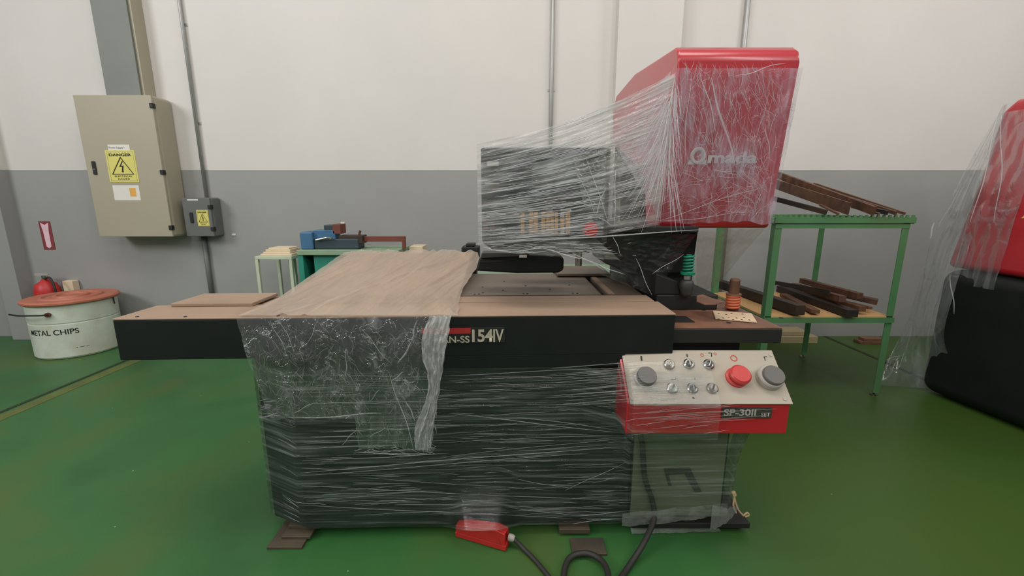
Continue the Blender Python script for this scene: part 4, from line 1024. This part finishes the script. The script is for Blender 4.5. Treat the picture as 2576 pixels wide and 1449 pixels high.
def fan(u, v):
    a_ = CL(v); b_ = HR(v); p = a_.lerp(b_, u)
    tp = p.y
    p.y = 1.780 if u < .62 else 1.780+(b_.y-1.780)*((u-.62)/.38)
    p.z -= .05*math.sin(u*PI)*v*1.0
    if u > .62: pass
    w_ = .010*nz(u*3, v*26)+.006*nz(u*5, v*60, 3)
    p.y -= abs(w_)*math.sin(min(1, u*8)*PI/2)+.004
    return p
fh.patch(fan, 150, 120, 1.0, .5, 0)
def headf(u, v):
    z_ = 1.40+(2.055-1.40)*v+.0; z_ += .02*nz(u*6, 3)*(1-v) + .035*u*(v-1)*0
    x = .700+u*.538; y = 2.07-(z_-1.385)*.1214-.012
    w_ = .012*turb(u*5, v*3, 2, 3)+.008*ridge(u*9+v*2, v*2.5, 4)
    return Vector((x, y-.004-abs(w_)*.9, z_))
fh.patch(headf, 110, 130, .57, .67, 1)
def sidef(u, v):
    y = 1.975+u*1.12; zt_ = 2.045-.10*u; zb_ = 1.42+.5*u
    return Vector((.683-.004-.01*abs(nz(u*9, v*9)), y, zb_+(zt_-zb_)*v))
fh.patch(sidef, 60, 50, 1.1, .6, 1)
def quadf(A, B_, C_, D, amp, fr=7, sd=1):
    A, B_, C_, D = map(Vector, (A, B_, C_, D))
    def g(u, v):
        p = A.lerp(B_, u).lerp(D.lerp(C_, u), v); e = math.sin(u*PI)*.7+.3
        p.y -= amp*abs(turb(u*fr, v*fr, sd, 3))*e; p.z += amp*.4*turb(u*fr, v*2, sd+5, 2); return p
    return g
fh.patch(quadf(AY(1440, 395, 1.766), AY(1560, 360, 1.80), AY(1560, 566, 1.84), AY(1470, 520, 1.766), .02, 9, 6), 60, 60, .14, .22, 5)
# skirt under the console
fh.patch(quadf(AY(1200, 610, 1.79), AY(1500, 600, 1.79), AY(1560, 655, 1.82), AY(1262, 634, 1.80), .012, 9, 3), 70, 24, .5, .1, 0)
# dark sheet running down to the table corner
fh.patch(quadf(AY(1390, 640, 1.84), AY(1500, 585, 1.86), AY(1752, 590, 2.24), AY(1640, 744, 2.06), .012, 8, 4), 70, 60, .5, .35, 2)
# sheer tail hanging under the right of the head
fh.patch(quadf(AY(1752, 585, 2.10), AY(1925, 574, 2.08), AY(1800, 720, 2.3), AY(1752, 735, 2.3), .02, 5, 8), 50, 50, .35, .3, 4)
it = []
rs = random.Random(5)
def cf(px, py, Y=1.765): return AY(px, py, Y)
def fanline(v, u0, u1):
    a_ = fan(u0, v); b_ = fan(u1, v); a_.y = min(a_.y, fan(min(1, u0+.02), v).y)-.005; b_.y -= .012; return a_, b_
for k in range(420):
    v = rs.random(); u0 = rs.uniform(0, .85); u1 = min(1, u0+rs.uniform(.05, .3))
    pts_ = (u0, min(u1, .62)) if u0 < .62 else (u0, u1)
    a_, b_ = fanline(v, *pts_); it.append((a_, b_, rs.uniform(.0005, .0019), .002))
def hf(px, py): return hp(px, py, .032)
for k in range(130):   # creases radiating from the head's left edge
    t0 = rs.uniform(0, 1); x = 1700+rs.uniform(-4, 6)-t0*28; y = 190+t0*220
    an = rs.uniform(1.3, 2.3); L_ = rs.uniform(60, 240)
    q = cf(x+L_*math.cos(an), y+L_*math.sin(an), 1.93-.0004*L_); it.append((cf(x, y, 1.95), q, rs.uniform(.0006, .0015), .002))
for k in range(620):
    x = rs.uniform(1690, 1960); y = rs.uniform(150, 540); x += (300-y)*.12*(x-1650)/300
    an = rs.gauss(1.45, .35) if y < 380 else rs.uniform(.0, 3.1); L_ = rs.uniform(10, 70)
    x1_, y1_ = x+L_*math.cos(an), y+L_*math.sin(an)
    if y1_ > 560 or x1_ > 1990-(y1_-150)*.15: continue
    it.append((hf(x, y), hf(x1_, y1_), rs.uniform(.0003, .0010), .003))
for (a_, b_, w_) in (((1695, 205), (1660, 560), .0022), ((1790, 195), (1850, 420), .004), ((1760, 180), (1800, 330), .0025), ((1740, 185), (1722, 420), .0022), ((1850, 190), (1975, 160), .002), ((1640, 560), (1925, 470), .0014), ((1925, 310), (1935, 400), .002), ((1660, 556), (1900, 530), .0012)):
    it.append((hf(*a_), hf(*b_), w_, .01))
for (a_, b_, w_) in (((1200, 612), (1760, 578), .0028), ((1205, 608), (1520, 596), .0018), ((1215, 622), (1290, 634), .002), ((1290, 634), (1400, 622), .002), ((1355, 622), (1480, 655), .0026), ((1440, 636), (1520, 680), .002), ((1480, 655), (1570, 690), .0018),
                     ((1540, 590), (1560, 640), .0014), ((1600, 650), (1640, 742), .0014), ((1640, 690), (1720, 640), .0012), ((1475, 400), (1530, 560), .0018), ((1450, 430), (1500, 545), .0014), ((1500, 545), (1540, 568), .0018), ((1525, 470), (1500, 540), .0025), ((1550, 420), (1545, 565), .002)):
    it.append((cf(*a_), cf(*b_), w_, .004))
for k in range(50):
    x = rs.uniform(1210, 1500); y = rs.uniform(606, 636); it.append((cf(x, y), cf(x+rs.uniform(20, 90), y+rs.uniform(-6, 8)), rs.uniform(.0005, .0012), .003))
fh.strands(it, 3)
fh.build('stretch_film', [FE, FF, FG, FS, FT, FB2], 'clear film stretched in a fan from the black console up over the red head', 'plastic film')

# --- film over the second press, trailing onto the floor
FR = film_mat('film_loose_sheer', 4, 1.6, base=.14, milk=.50, lo=.48, hi=.74, tint=(170, 176, 180), crumple=4, bump=.4, gloss=.3, fres=.3, rough=.12, dist=.8)
fr = Film()
Lp = [AY(2522, 268, 3.12), AY(2425, 430, 3.28), AY(2345, 590, 3.36), AY(2300, 740, 3.42), AY(2260, 850, 3.42), AZ(2200, 968, .02)]
Rp_ = [AP(2534, 262, (3.40, 0, 0), (-1, 0, 0)), AY(2500, 430, 3.14), AY(2440, 590, 3.17), AY(2400, 720, 3.10), AY(2372, 860, 3.08), AZ(2440, 986, .02)]
Ls = spline(Lp, 8); Rs = spline(Rp_, 8)
def rf(u, v):
    k = v*(len(Ls)-1); i = min(int(k), len(Ls)-2); t = k-i
    a_ = Ls[i].lerp(Ls[i+1], t); b_ = Rs[i].lerp(Rs[i+1], t); p = a_.lerp(b_, u)
    w_ = .05*turb(u*4, v*2.5, 3, 3)+.03*ridge(u*5, v*2, 6); e = math.sin(v*PI)
    p.y -= abs(w_)*e*1.2; p.x -= abs(w_)*e*.4; p.z = max(p.z, .012)+abs(nz(u*6, v*20))*.01; return p
fr.patch(rf, 70, 130, .6, 2.2, 0)
def rs2(u, v):      # skin of film along the rear of the second press's flank
    y = 2.88+.3*u; z_ = .9+1.2*v; x = 3.44-.09*max(0, 2.17-z_)/1.17-.025
    return Vector((x-.015*abs(turb(u*4, v*4, 9, 3)), y, z_))
fr.patch(rs2, 20, 60, .3, 1.2, 0)
fr.strands([(AY(2515, 275, 3.0), AY(2440, 560, 3.0), .004, .02), (AY(2520, 290, 2.95), AY(2500, 560, 2.9), .003, .03), (AY(2350, 560, 3.2), AY(2340, 600, 3.2), .006, .01), (AY(2390, 690, 3.0), AY(2400, 790, 3.0), .004, .01),
            (AY(2420, 460, 3.1), AY(2360, 570, 3.2), .003, .01), (AZ(2230, 905, .05), AZ(2265, 895, .05), .006, .01)], 1)
fr.build('loose_film', [FR, FS], 'sheer loose film hanging off the second press and trailing on the floor', 'plastic film')
